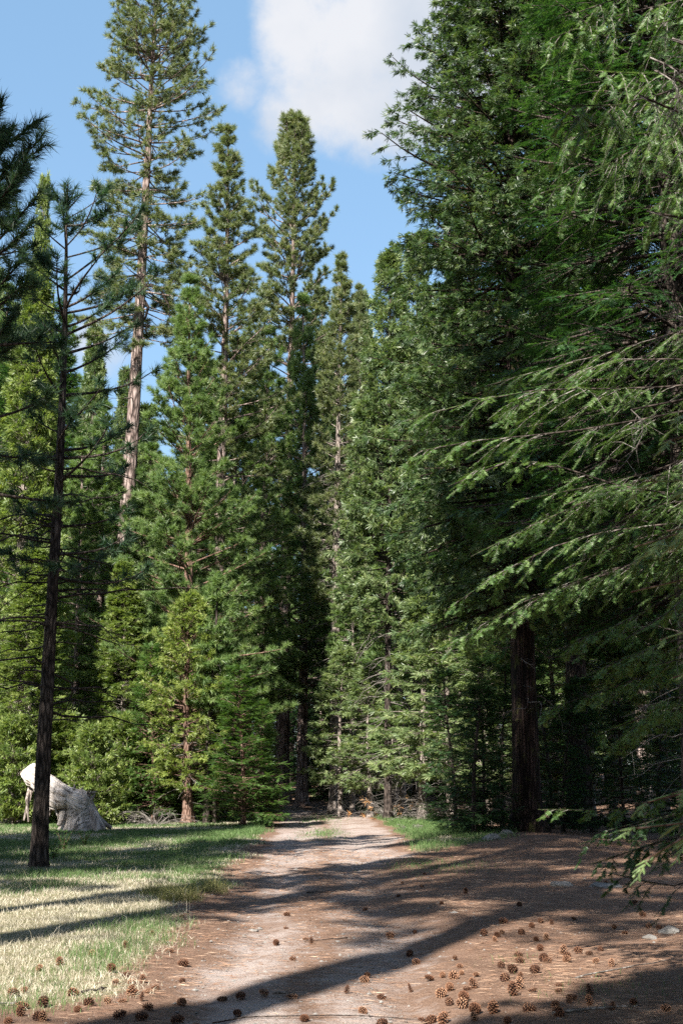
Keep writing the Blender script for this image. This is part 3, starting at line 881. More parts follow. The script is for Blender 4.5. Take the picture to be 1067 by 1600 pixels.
for k in range(7): caster([P_mfir, P_mced][k % 2], rk.uniform(-30, -22), -14 + k * 6.5, 1.0, rk.uniform(.6, .8), rk.uniform(0, 6))

# ================================================================== NEAR BOUGHS (fir and cedar standing just right of the camera)
def bough(gt, gl, r, base, tip, sag=.35, nlat=26, lat=.55, drop=.35, per=44, nl=.024, w=.0028, sub=5, stem=.0085, ang=48, s0=.28, tint=None, bare=0.0, tw=0, cord=0):
    """One drooping flat limb: stem, side twigs, sub-twigs, all needled."""
    base, tip = np.asarray(base, float), np.asarray(tip, float)
    Lb = np.linalg.norm(tip - base)
    s = np.linspace(0, 1, 10)
    w1, w2 = r.normal(size=3) * .10 * Lb, r.uniform(0, 6)

    def pos(t):
        t = np.asarray(t)[..., None]
        return base + (tip - base) * t + UP * sag * Lb * (4 * t * (1 - t)) * .5 + w1 * np.sin(t * 5 + w2) * t * (1 - t) * 2
    def tan(t): return nz(pos(np.asarray(t) + .01) - pos(np.asarray(t) - .01))
    tubes(gt, pos(s)[None], (stem * (1 - .85 * s) + .002)[None], 5, 0)
    t = np.sort(r.uniform(s0, 1, nlat))
    sg = np.where(np.arange(nlat) % 2 == 0, 1, -1)
    T = tan(t)
    sd = nz(np.cross(T, np.broadcast_to(UP, T.shape)))
    an = np.radians(ang + r.uniform(-12, 12, nlat))
    d = nz(T * np.cos(an)[:, None] + sd * (sg * np.sin(an))[:, None] - UP * (drop * .5) + r.normal(size=(nlat, 3)) * .12)
    l = lat * (1.12 - t) ** .6 * r.uniform(.6, 1.15, nlat)
    u = np.linspace(0, 1, 5)
    P0 = pos(t)
    LP = P0[:, None] + l[:, None, None] * (d[:, None] * u[None, :, None] - UP * (drop * u ** 2)[None, :, None])
    tubes(gt, LP, np.full((nlat, 1), .0032) * (1 - .7 * u)[None], 3, tw)
    # sub-twigs
    k = (np.arange(sub) + r.uniform(0, 1, (nlat, sub))) / sub * .85 + .12
    sp = P0[:, None] + l[:, None, None] * (d[:, None] * k[..., None] - UP * (drop * k ** 2)[..., None])
    dl = nz(d[:, None] - UP * (2 * drop * k)[..., None])
    sdl = nz(np.cross(dl, np.broadcast_to(UP, dl.shape)))
    sg2 = np.where(np.arange(sub) % 2 == 0, 1, -1)[None] * np.ones((nlat, 1))
    sdir = nz(dl + sdl * (sg2 * r.uniform(.5, 1.0, (nlat, sub)))[..., None] - UP * drop * .4 + r.normal(size=(nlat, sub, 3)) * .12)
    sl = l[:, None] * r.uniform(.25, .5, (nlat, sub)) * (1.2 - k * .6)
    keep = r.uniform(size=sp.shape[:2]).ravel() > bare
    sp, sdir, sl = sp.reshape(-1, 3)[keep], sdir.reshape(-1, 3)[keep], sl.ravel()[keep]
    tubes(gt, np.stack([sp, sp + sdir * sl[:, None]], 1), np.tile([.0022, .001], (len(sp), 1)), 3, 0)
    # needled runs: the outer half of each side twig, every sub-twig, the stem's end
    lo = P0 + l[:, None] * (d * .4 - UP * drop * .16); hi = LP[:, -1]
    se = pos(np.linspace(.8, 1, 5))
    runs_p = np.concatenate([sp, lo, se[:-1]]); runs_v = np.concatenate([sdir * sl[:, None], hi - lo, se[1:] - se[:-1]])
    ln = np.linalg.norm(runs_v, axis=1)
    dd = runs_v / np.maximum(ln, 1e-6)[:, None]
    if cord: tubes(gl, np.stack([runs_p, runs_p + runs_v * .6, runs_p + runs_v * 1.03], 1), np.tile([cord, cord, cord * .5], (len(ln), 1)), 4, 0, np.clip(tint + r.uniform(-.2, .2, len(ln)), 0, 1), smooth=False)
    sx, up_ = perp_frame(dd)
    nrm = nz(np.cross(np.cross(dd, np.broadcast_to(UP, dd.shape)), dd) + r.normal(size=dd.shape) * .25)
    combs(gl, r, runs_p, dd, nrm, ln, per=per, L=nl, W=w, tint=None if tint is None else np.clip(tint + r.uniform(-.2, .2, len(ln)), 0, 1))


rn = np.random.default_rng(5)
FX, FY = 4.1, 9.4
gt, gl = Geo(), Geo()
fcurve = straight((.2, .1), .1, 24, 9)
trunk_tube(gt, rn, 24, .30, fcurve)
TIPS = [  # tip pixel, distance, rise of the root above the tip, sag, lateral length
    (868, 165, 6.6, .55, .20, .62), (905, 110, 6.9, .5, .18, .6), (940, 150, 7.4, .5, .2, .6), (985, 210, 7.0, .4, .2, .6), (1030, 160, 6.5, .3, .2, .6),
    (960, 60, 7.6, .6, .2, .6), (1020, 40, 7.4, .6, .2, .6), (900, 20, 7.8, .7, .2, .6), (1050, 300, 7.2, .3, .2, .5), (1010, 330, 8.2, .3, .2, .55), (860, 60, 8.6, .6, .2, .6),
    (642, 655, 9.6, .25, .10, .75), (655, 705, 9.2, .35, .10, .7), (700, 760, 9.0, .5, .12, .65), (760, 660, 10.2, .3, .1, .7), (740, 610, 10.8, .3, .1, .7),
    (735, 870, 9.0, .8, .15, .6), (790, 850, 9.6, .7, .15, .6), (700, 950, 10.6, .7, .15, .6), (705, 1010, 11.2, .6, .15, .6), (745, 985, 10.8, .6, .15, .55),
    (800, 960, 10.2, .5, .15, .6), (860, 900, 9.6, .4, .15, .6), (900, 1000, 9.0, .4, .15, .6), (850, 1110, 9.4, .35, .12, .45), 
    (1020, 1040, 8.2, .3, .12, .5), (975, 1000, 8.0, .35, .12, .5), (905, 1060, 8.6, .3, .12, .5), (930, 1150, 8.8, .3, .12, .5), (1010, 1110, 8.2, .3, .12, .5), (930, 840, 9.0, .3, .12, .6), (1000, 870, 8.6, .3, .12, .55),
    (850, 300, 9.6, .4, .12, .65),
    (840, 1265, 10.5, .2, .1, .35),
    (880, 220, 9.6, .5, .12, .65), (820, 780, 9.4, .4, .12, .6),
    (960, 1160, 9.4, .3, .1, .45), (1050, 700, 8.2, .4, .1, .5)]
for (u, v, Yt, rise, sag, lat) in TIPS:
    tip = at(u, v, Yt)
    zb = max(tip[2] + rise, .9)
    base = fcurve(np.array([zb]))[0] + [FX, FY, 0]
    off = np.array([FX, FY, 0.0])
    bough(gt, gl, rn, base - off, tip - off, sag=sag, lat=lat, nlat=34, per=44, nl=.027, w=.0048, drop=.75 if v < 340 and u > 830 else .34, s0=.2, tw=1)
# unseen limbs added above the frame to shade the ground at right
for k in range(12):
    tip = np.array([rn.uniform(1.9, 3.2), rn.uniform(5, 10), rn.uniform(6.4, 10.5)])
    base = fcurve(np.array([tip[2] + .6]))[0] + [FX, FY, 0]
    bough(gt, gl, rn, base - off, tip - off, sag=.15, lat=.7, nlat=26, per=22, nl=.03, w=.007, drop=.4, s0=.15)
# low boughs hanging by the camera, shade put into their tint
for (u, v, Yt, rise) in ((925, 1350, 11.0, .4), (955, 1365, 10.6, .4), (905, 1320, 11.6, .4), (985, 1330, 10.0, .4), (940, 1300, 12, .35)):
    tip = at(u, v, Yt)
    base = fcurve(np.array([tip[2] + rise]))[0] + [FX, FY, 0]
    bough(gt, gl, rn, base - off, tip - off, sag=.12, lat=.5, nlat=22, per=40, nl=.027, w=.0055, drop=.6, tint=.0)
# bare dead twigs hanging by the upper right edge
for (u, v, u2, v2, Yt) in ((1015, 90, 1045, 200, 6.5), (1022, 110, 1020, 215, 6.6), (1000, 150, 1060, 320, 6.4), (1050, 60, 1030, 140, 6.3), (1010, 330, 1060, 420, 7), (1040, 470, 1000, 560, 7.4),
                           (1060, 520, 1010, 500, 7.6), (985, 640, 960, 740, 8.8)):
    a, b = at(u, v, Yt) - off, at(u2, v2, Yt - .2) - off
    s = np.linspace(0, 1, 8)[:, None]
    P = a + (b - a) * s + np.array([.25, 0, .1]) * np.sin(s * 3.1) * .5
    tubes(gt, P[None], np.linspace(.0042, .0014, 8)[None], 4, 1)
    for k in range(9):
        q = P[rn.integers(1, 7)]
        e = q + (b - a) * rn.uniform(.15, .4) + rn.normal(size=3) * .14
        tubes(gt, np.stack([q, (q + e) / 2 + rn.normal(size=3) * .02, e])[None], np.array([[.0024, .0018, .0008]]), 3, 1)
    # the live limb it hangs from
    base = fcurve(np.array([a[2] + .35]))[0]
    tubes(gt, np.stack([base, (base + a) / 2 + [0, 0, .12], a])[None], np.array([[.016, .011, .006]]), 5, 0)
P_near = Proto(gt.mesh("near_fir_trunk", [M["bark_dark"], M["twig"]]), gl.mesh("near_fir_crown", [M["fir_near"]]))
e = place(P_near, "douglas_fir", "nearest fir, its needled boughs reaching in from the right over the path side", FX, FY, sink=0)
e.location.z = 0

# cedar sprays at the right edge
gt, gl = Geo(), Geo()
CX, CY = 3.1, 5.6
ccurve = straight((.1, .1), .05, 11, 4)
trunk_tube(gt, rn, 11, .13, ccurve, S=12)
off = np.array([CX, CY, 0.0])
for k in range(6):
    # unseen upper limbs added to darken the ground at lower right
    tip = np.array([rn.uniform(-.5, 1.3), rn.uniform(3.2, 6.6), 0])
    tip[2] = 1.6 + .6 * tip[1] + rn.uniform(.9, 2.4)
    base = ccurve(np.array([min(tip[2] + .4, 10.8)]))[0]
    bough(gt, gl, rn, base, tip - off, sag=.15, lat=.75, nlat=24, per=16, nl=.05, w=.016, sub=5, drop=.35, s0=.15, tint=.4)
for (u, v, Yt, rise, lat) in ((985, 1295, 4.9, .16, .32), (1005, 1345, 4.8, .10, .30), (1003, 1255, 5.2, .2, .2), (1008, 752, 5.0, .3, .36), (990, 855, 5.2, .3, .30), (1035, 690, 5.0, .3, .34), (1040, 830, 4.9, .3, .26), (985, 925, 5.4, .3, .24),
                              (1050, 1060, 5.0, .2, .25), (1048, 1240, 4.8, .15, .22), (1030, 1000, 5.2, .2, .22), (1060, 650, 5.2, .3, .3)):
    tip = at(u, v, Yt) - off
    base = ccurve(np.array([max(tip[2] + rise, .5)]))[0]
    bough(gt, gl, rn, base, tip, sag=.06, nlat=16, lat=lat * 1.25, drop=.25, per=36, nl=.0055, w=.003, sub=7, stem=.005, ang=40, s0=.40, tint=.8, cord=.0028)
P_cn = Proto(gt.mesh("near_cedar_trunk", [M["bark_small"]]), gl.mesh("near_cedar_crown", [M["cedar_near"]]))
e = place(P_cn, "incense_cedar", "near cedar showing only bright feathery sprays at the right frame edge", CX, CY, sink=0)
e.location.z = 0

# ================================================================== GROUND
def axis(segs):
    out = []
    for a, b, st in segs: out.append(np.arange(a, b, st))
    return np.concatenate(out + [np.array([segs[-1][1]])])


xs = axis([(-900, -200, 100), (-200, -40, 16), (-40, -12, 1.4), (-12, -4, .3), (-4, 6, .1), (6, 12, .3), (12, 40, 1.4), (40, 200, 16), (200, 900, 100)])
ys = axis([(-300, -40, 26), (-40, 4, 2), (4, 8, .4), (8, 18, .12), (18, 34, .25), (34, 60, .5), (60, 120, 1.5), (120, 260, 6), (260, 1200, 94)])
X, Yg = np.meshgrid(xs, ys)
Z = gz(X, Yg) + .012 * fbm(X, Yg, 8, 3, 5.0) * (np.abs(X) < 15) * (Yg < 60)
nx, ny = len(xs), len(ys)
V = np.stack([X, Yg, Z], -1).reshape(-1, 3)
idx = np.arange(nx * ny).reshape(ny, nx)
Q = np.stack([idx[:-1, :-1], idx[:-1, 1:], idx[1:, 1:], idx[1:, :-1]], -1).reshape(-1, 4)
wob = .35 * fbm(X, Yg, 21, 3, .8)
inL = np.clip((X - path_l(Yg) + wob * .6) / .7 + .1, 0, 1)
inR = np.clip((path_r(Yg) + .1 + wob - X) / np.where(Yg < 30, 1.4, .6) + .3, 0, 1)
gravel = np.minimum(inL, inR)
gravel = gravel * np.interp(Yg, [0, 10, 14, 19, 24, 29, 40, 70, 90], [.85, .8, .62, .5, .55, .75, .85, .75, .2]) * (1 - .45 * np.exp(-((X - (path_l(Yg) + path_r(Yg)) / 2) / .28) ** 2))
pn = fbm(X, Yg, 31, 3, .5)
leftg = np.clip((path_l(Yg) + .05 + wob * .8 - X) / .5, 0, 1) * np.clip((Yg - 10.6 + wob * 2 - (X + 1.5) * .25) / .9, 0, 1) * np.clip((78 - Yg) / 15, 0, 1)
rightg = np.clip((X - path_r(Yg) - .1 + wob * .5) / .4, 0, 1) * np.clip((4.3 + wob * 2 - X) / .7, 0, 1) * np.clip((Yg - 30.5 - (X - 1.5) * 1.5 + wob * 3) / 2.0, 0, 1) * np.clip((104 - Yg) / 10, 0, 1)
grassy = np.maximum(leftg, rightg)
fx = (X[:-1, :-1] + X[1:, 1:]) / 2; fy = (Yg[:-1, :-1] + Yg[1:, 1:]) / 2
onpath = ((fx > path_l(fy)) & (fx < path_r(fy)) & (fy > -60) & (fy < 258)).ravel()


def ground_mesh(name, sel, label):
    q = Q[sel]
    used, inv = np.unique(q, return_inverse=True)
    g = Geo()
    g.add(V[used], inv.reshape(q.shape), 0, None, True)
    me = g.mesh(name, [M["ground"]])
    for an, src in (("gravel", gravel), ("grassy", grassy)):
        a_ = me.attributes.new(an, 'FLOAT', 'POINT')
        a_.data.foreach_set("value", src.ravel()[used].astype(np.float32))
    o = link(name, me)
    tag(o, label, {"ground": "ground", "dirt_path": "path"}[name], kind="structure")
    return o


ground_mesh("ground", ~onpath, "forest floor of brown needles and meadow soil on both sides of the path")
ground_mesh("dirt_path", onpath, "pale gravel and needle strewn dirt path running into the trees")


def field(arr, x, y):
    i = np.clip(np.searchsorted(xs, x) - 1, 0, nx - 2); j = np.clip(np.searchsorted(ys, y) - 1, 0, ny - 2)
    return arr[j, i]


# ---- grass
rg = np.random.default_rng(41)


def scatter(n, x0, x1, y0, y1, ypow=1.0):
    """Random ground points, thinning with distance."""
    u = rg.uniform(0, 1, n)
    y = (y0 ** (1 - ypow) + u * (y1 ** (1 - ypow) - y0 ** (1 - ypow))) ** (1 / (1 - ypow)) if ypow != 1 else y0 * (y1 / y0) ** u
    return rg.uniform(x0, x1, n), y


def blades(g, x, y, hgt, w, lean=.5, mat=0, tint=None, segs=2):
    n = len(x)
    z = field(Z, x, y)
    p = np.stack([x, y, z], 1)
    a = rg.uniform(0, 2 * math.pi, n)
    ln = np.abs(rg.normal(size=n)) * lean
    d = nz(np.stack([np.cos(a) * ln, np.sin(a) * ln, np.ones(n)], 1))
    s = np.stack([-np.sin(a), np.cos(a), 0 * a], 1)
    # blades turn their flat side any way
    b = rg.uniform(0, 2 * math.pi, n)
    s = np.stack([np.cos(b), np.sin(b), 0 * b], 1)
    bend = np.stack([np.cos(a), np.sin(a), -.25 * np.ones(n)], 1) * (hgt * rg.uniform(.1, .6, n))[:, None]
    m_ = p + d * (hgt * .55)[:, None]
    t = p + d * hgt[:, None] + bend
    w2 = (w / 2)[:, None]
    v = np.stack([p - s * w2, p + s * w2, m_ + s * w2 * .8, t, m_ - s * w2 * .8], 1)
    k5 = np.arange(n)[:, None] * 5
    tn = np.clip(rg.uniform(.1, .9, n) if tint is None else tint, 0, 1)
    g.add(v, k5 + [0, 1, 2, 4], mat, tn)
    g.Fs.append((k5 + np.array([[4, 2, 3]]) + g.n - n * 5, mat, tn.astype(np.float32), False))


gg, gs = Geo(), Geo()
x, y = scatter(620000, -14, -1.0, 10, 80)
gv_ = field(grassy, x, y)
patch = fbm(x, y, 51, 4, 1.1) + .5 * fbm(x, y, 52, 2, .3) + .5 * fbm(x, y, 53, 3, 3.0) * 1.6
green_w = np.interp(y, [10, 12, 19, 22, 26, 40, 46, 52, 60, 80], [-.35, -.72, -.72, -.1, .1, .0, -.2, .15, .4, .2]) + np.clip(1 - np.abs(x - path_l(y) + .6) / .8, 0, 1) * np.interp(y, [15, 22], [.15, .5])
isg = (patch + green_w > .1 + rg.normal(size=len(x)) * .30)
ok = rg.uniform(size=len(x)) < gv_
fall = np.interp(y, [10, 25, 60], [1, 1.25, 1.9])
k = ok & isg
wid = lambda yy: np.clip(yy / F * .62, .0042, .025)
blades(gg, x[k], y[k], rg.uniform(.03, .11, k.sum()) * np.interp(patch[k], [-.5, .8], [.7, 1.5]), wid(y[k]), .35)
k = ok & ~isg & (rg.uniform(size=len(x)) < .8)
blades(gs, x[k], y[k], rg.uniform(.02, .075, k.sum()), wid(y[k]), 1.3)
k = rg.integers(0, len(x), 5200)
k = k[(rg.uniform(size=len(k)) < gv_[k]) & (y[k] < 40)]
blades(gs, x[k], y[k], rg.uniform(.10, .24, len(k)), np.full(len(k), .0035), .5)          # old seed stalks
# right-hand strip
x, y = scatter(120000, -3.0, 5.5, 29, 104)
gv_ = field(grassy, x, y)
patch = fbm(x, y, 61, 3, .9)
ok = rg.uniform(size=len(x)) < gv_
isg = patch + np.interp(y, [30, 36, 46, 60], [-.05, .1, .5, .7]) > .05
k = ok & isg
blades(gg, x[k], y[k], rg.uniform(.06, .20, k.sum()), wid(y[k]), .35)
k = ok & ~isg
blades(gs, x[k], y[k], rg.uniform(.03, .1, k.sum()), wid(y[k]), 1.2)
# small tufts along the path's middle and in the litter
for (u, v, n, sx, sy) in ((500, 1278, 900, .5, 4), (505, 1300, 1100, .35, 2.2), (690, 1355, 700, .5, 1.0), (960, 1555, 160, .35, .4), (650, 1348, 300, .4, .8), (800, 1508, 40, .15, .15), (505, 1255, 400, .8, 5)):
    gx_, gy_ = ground_hit(u, v)
    xx, yy = gx_ + rg.normal(size=n) * sx, gy_ + rg.normal(size=n) * sy
    blades(gg, xx, yy, rg.uniform(.03, .09, n), wid(yy), .5)
tag(link("green_grass", gg.mesh("green_grass", [M["grass"]])), "fresh green grass in the meadow and along both path edges", "grass", kind="stuff")
tag(link("dry_grass", gs.mesh("dry_grass", [M["straw"]])), "bleached dry grass lying flat in the meadow on the left", "grass", kind="stuff")

# olive tussocks where the shade meets the sunlit grass
for (u, v, n, rad, lab) in ((282, 1408, 500, .30, "olive tussock of long arching grass at the edge of the shaded meadow"), (240, 1400, 260, .2, "smaller olive tussock touching the big tussock's left side"),
                            (335, 1392, 260, .2, "olive tussock next to the path edge")):
    g = Geo()
    cx, cy = ground_hit(u, v)
    a = rg.uniform(0, 2 * math.pi, n); q = rg.uniform(0, 1, n) ** .5 * rad
    blades(g, cx + np.cos(a) * q, cy + np.sin(a) * q * 1.4, rg.uniform(.10, .32, n), np.full(n, .006), .75)
    tag(link("grass_tussock", g.mesh("grass_tussock", [M["tussock"]])), lab, "tussock")

# ---- fallen needles, twigs of litter, gravel
gl_ = Geo()
n = 120000
x, y = scatter(n, -4.5, 9, 8.6, 34)
pl, pr_ = path_l(y), path_r(y)
prob = np.where((x > pl) & (x < pr_), np.interp(y, [9, 12, 15, 19, 30], [.35, .4, .6, .75, .6]), 1.0) * (1 - field(grassy, x, y) * .92) * np.clip((x - pl + .8) / .5, 0, 1) * (.55 + .6 * fbm(x, y, 71, 3, 1.6))
k = rg.uniform(size=n) < prob
x, y = x[k], y[k]
n = len(x)
a = rg.normal(size=n) * .9
p = np.stack([x, y, field(Z, x, y) + rg.uniform(.004, .016, n)], 1)
d = nz(np.stack([np.cos(a), np.sin(a), rg.normal(size=n) * .06], 1))
nn = nz(np.stack([rg.normal(size=n) * .3, rg.normal(size=n) * .3 - .3, np.ones(n)], 1))
tt = np.clip(rg.normal(size=n) * .22 + .42 + .25 * fbm(x, y, 72, 3, 1.2), 0, 1)
kites(gl_, p, d, nn, rg.uniform(.07, .19, n), np.clip(y * .0005, .004, .02) * rg.uniform(.6, 1.2, n), 0, tt, mid=.5)
tag(link("fallen_needles", gl_.mesh("fallen_needles", [M["litter"]])), "brown pine needle litter over the path and the ground on its right", "needle litter", kind="stuff")

OCT = np.array([[1, 0, 0], [-1, 0, 0], [0, 1, 0], [0, -1, 0], [0, 0, 1], [0, 0, -1]], float)
OF = np.array([[0, 2, 4], [2, 1, 4], [1, 3, 4], [3, 0, 4], [2, 0, 5], [1, 2, 5], [3, 1, 5], [0, 3, 5]])
gp = Geo()
n = 26000
x, y = scatter(n, -2.2, 7, 8.6, 42)
gvv = field(gravel, x, y)
k = rg.uniform(size=n) < np.clip(gvv * 1.1 + .06, 0, 1) * (1 - field(grassy, x, y))
x, y = x[k], y[k]; n = len(x)
sz = rg.lognormal(math.log(.0065), .45, n) * np.interp(y, [9, 40], [1, 1.8])
p = np.stack([x, y, field(Z, x, y)], 1)
v = p[:, None] + OCT[None] * sz[:, None, None] * rg.uniform(.6, 1.3, (n, 6, 1)) * np.array([1.2, 1.2, .7])
gp.add(v, (OF[None] + (np.arange(n) * 6)[:, None, None]).reshape(-1, 3), 0, None)
tag(link("gravel", gp.mesh("gravel", [M["stone"]])), "loose pale grit and pebbles on the dirt path", "gravel", kind="stuff")


def rock(cx, cy, r_, label, flat=.5, seed=0, dz=0):
    import bmesh
    bm = bmesh.new()
    bmesh.ops.create_icosphere(bm, subdivisions=3, radius=1)
    rr = np.random.default_rng(seed)
    ph = rr.uniform(0, 6, 9)
    for v_ in bm.verts:
        c_ = v_.co
        k_ = 1 + .22 * math.sin(c_.x * 2.3 + ph[0]) * math.sin(c_.y * 2.7 + ph[1]) + .14 * math.sin(c_.z * 4 + ph[2] + c_.x * 3) + .06 * math.sin(c_.x * 9 + c_.y * 7 + ph[3])
        v_.co = Vector((c_.x * r_ * k_ * 1.25, c_.y * r_ * k_, c_.z * r_ * flat * k_))
    me = bpy.data.meshes.new("rock"); bm.to_mesh(me); bm.free()
    me.materials.append(M["stone"])
    o = link("rock", me)
    o.location = (cx, cy, gzf(cx, cy) + dz)
    o.rotation_euler = (0, 0, rr.uniform(0, 6))
    tag(o, label, "rock")


for i, (u, v, s, fl, lab) in enumerate(((948, 1394, .19, .3, "pale flat rock in the shaded litter right of the path"), (877, 1391, .13, .6, "small grey rock left of the pale flat rock"),
                                        (770, 1322, .22, .5, "grey rock at the foot of the thick cedar trunk"), (790, 1316, .16, .6, "smaller rock against the thick cedar trunk's root"),
                                        (970, 1312, .30, .5, "rock in the shade under the right-hand firs"), (1045, 1470, .09, .6, "brown pebble-like rock near the right frame edge"),
                                        (1015, 1478, .07, .6, "little tan rock left of the one near the right frame edge"), (210, 1281, .22, .6, "rounded pale stone in the sunlit meadow between stump and small cedar"),
                                        (396, 1445, .05, .6, "pale stone chip on the left side of the path"))):
    gx_, gy_ = ground_hit(u, v)
    rock(gx_, gy_, s, lab, fl, i)

# ---- fallen sticks
gst = [(430, 1548, 462, 1546, .010, "short pale broken stick on the path beside a cone"), (330, 1584, 700, 1578, .006, "long thin dark twig put in for a narrow shadow across the path front"),  # the long twig is drawn in place of a narrow shadow
       (870, 1598, 1000, 1588, .012, "pale stick among the cones at the bottom right"), (480, 1391, 520, 1390, .012, "dark stick lying across the shaded path"),
       (545, 1462, 470, 1466, .006, "thin twig on the middle of the path"), (900, 1540, 1060, 1512, .008, "thin grey twig in the dark litter at the right edge"), (130, 1555, 175, 1548, .010, "dark twig in the grass margin at the lower left"),
       (0, 1572, 40, 1570, .008, "pale twig at the lower left frame edge")]
for (u1, v1, u2, v2, rad, lab) in gst:
    a, b = ground_hit(u1, v1), ground_hit(u2, v2)
    s = np.linspace(0, 1, 9)
    xx = a[0] + (b[0] - a[0]) * s + rg.normal(size=9) * .02; yy = a[1] + (b[1] - a[1]) * s + np.sin(s * 5) * .04 + rg.normal(size=9) * .03
    P = np.stack([xx, yy, gz(xx, yy) + rad + .012], 1)
    g = Geo()
    tubes(g, P[None], (rad * (1 - .6 * s))[None], 6, 0, cap=True)
    tag(link("fallen_stick", g.mesh("fallen_stick", [M["twig"] if "pale" in lab or "grey" in lab else M["bark_dark"]])), lab, "stick")

# ================================================================== PINE CONES
def cone_mesh(seed, Lc=.085, Rc=.034):
    r = np.random.default_rng(seed)
    g = Geo()
    s = np.linspace(0, 1, 9)
    prof = Rc * .45 * np.sin(np.clip(s * 1.02 + .10, 0, 1.1) * math.pi / 1.12) ** .8
    tubes(g, np.stack([0 * s, 0 * s, s * Lc], 1)[None], prof[None], 10, 0, np.array([.05]), cap=True)
    n = 62
    t = (np.arange(n) + .5) / n
    az = np.arange(n) * 2.39996
    rr = Rc * .5 * np.sin(np.clip(t * 1.0 + .10, 0, 1.08) * math.pi / 1.1) ** .8
    h = np.stack([np.cos(az), np.sin(az), 0 * az], 1)
    sd = np.stack([-np.sin(az), np.cos(az), 0 * az], 1)
    base = h * rr[:, None] + UP * (t * Lc * .95)[:, None]
    el = np.radians(np.interp(t, [0, .5, 1], [-35, 15, 65]) + r.normal(size=n) * 6)
    d = h * np.cos(el)[:, None] + UP * np.sin(el)[:, None]
    up = -h * np.sin(el)[:, None] + UP * np.cos(el)[:, None]
    l = np.interp(t, [0, .2, .6, 1], [.018, .026, .024, .012])[:, None]
    w = l * .40
    th = .003
    tipc = base + d * l
    v = np.stack([base - sd * w * .5, base + sd * w * .5, tipc * .25 + base * .75 * 1.0 + sd * w * 1.1 + d * l * .35, tipc + up * th, tipc * .25 + base * .75 - sd * w * 1.1 + d * l * .35, tipc - up * th * 1.6, base - up * th], 1)
    k = np.arange(n)[:, None] * 7
    g2 = Geo()
    vv = v.reshape(-1, 3)
    g.add(vv, np.concatenate([k + [0, 1, 2], k + [0, 2, 4]], 0), 0, np.full(2 * n, .35))
    n0 = g.n - len(vv)
    tip_t = np.clip(r.uniform(.7, 1, n), 0, 1)
    for fs, tn in (([4, 2, 3], tip_t), ([2, 5, 3], tip_t), ([5, 4, 3], tip_t), ([6, 5, 2], np.full(n, .2)), ([6, 4, 5], np.full(n, .2))):
        g.Fs.append((k + np.array([fs]) + n0, 0, tn.astype(np.float32), False))
    return g.mesh("pine_cone", [M["cone"]])


CM = [cone_mesh(i, .085 + .006 * (i - 1), .034 + .003 * (i % 2)) for i in range(4)]
Z8 = [(265,320),(200,340),(265,357),(185,383),(92,413),(325,420),(395,383),(560,428),(830,362),(735,475),(912,432),(500,485),(172,500),(240,490),(220,555),(232,578),(87,620),(95,634),(27,670),(147,682),(308,695),(70,727),(127,775),(347,720),(365,582),(385,610),(292,635),(325,630),(350,640),(385,630),(228,660),(347,680),(390,688),(425,685),(398,715),(398,733),(300,750),(280,748),(320,755),(433,750),(425,767),(478,755),(525,785),(577,762),(447,523),(488,540),(492,525),(513,518),(573,520),(600,500),(632,487),(663,490),(617,540),(645,537),(627,568),(550,590),(552,607),(505,622),(550,640),(600,640),(563,658),(632,608),(660,610),(695,585),(700,607),(715,600),(753,585),(808,578),(790,615),(845,625),(510,665),(543,708),(560,690),(592,700),(675,685),(692,703),(672,750),(672,775),(715,738),(738,728),(780,745),(783,715),(848,763),(1027,772),(427,642),(990,515),(955,510),(885,525),(855,505),(950,470),(770,590),(920,745)]
Z7 = [(557,457),(893,438),(877,475),(475,515),(852,523),(935,510),(963,523),(390,552),(347,570),(293,575),(185,600),(125,615),(342,622),(383,635),(535,562),(578,590),(556,635),(365,663),(415,660),(445,652),(490,677),(462,683),(425,690),(405,700),(388,715),(437,710),(215,697),(70,683),(28,697),(85,735),(130,732),(65,757),(283,730),(245,743),(340,722),(110,775),(135,775),(35,780),(470,733),(423,765),(533,765),(355,770),(695,683),(755,685),(827,680),(915,685),(742,735),(948,753),(570,705),(590,775),(912,573)]
pts = [(527 + a * .506, 1200 + b * .506 + 4) for a, b in Z8] + [(a * .506, 1200 + b * .506 + 4) for a, b in Z7]


def zone(u, v):
    if v < 1405: return "far up the path in the striped shade"
    if u < 260 and v < 1535: return "in sunlit dry grass"
    if u < 165: return "in the bottom left corner"
    if u < 330: return "along the near left path margin"
    if u > 930: return "in the dark litter at the right edge"
    if v < 1500 and u < 720: return "on the middle of the path"
    if v < 1500: return "in the striped litter right of the path"
    if u < 640: return "on the pale near gravel"
    if u < 790: return "scattered right of the pale gravel"
    return "in the thick lower right scatter"


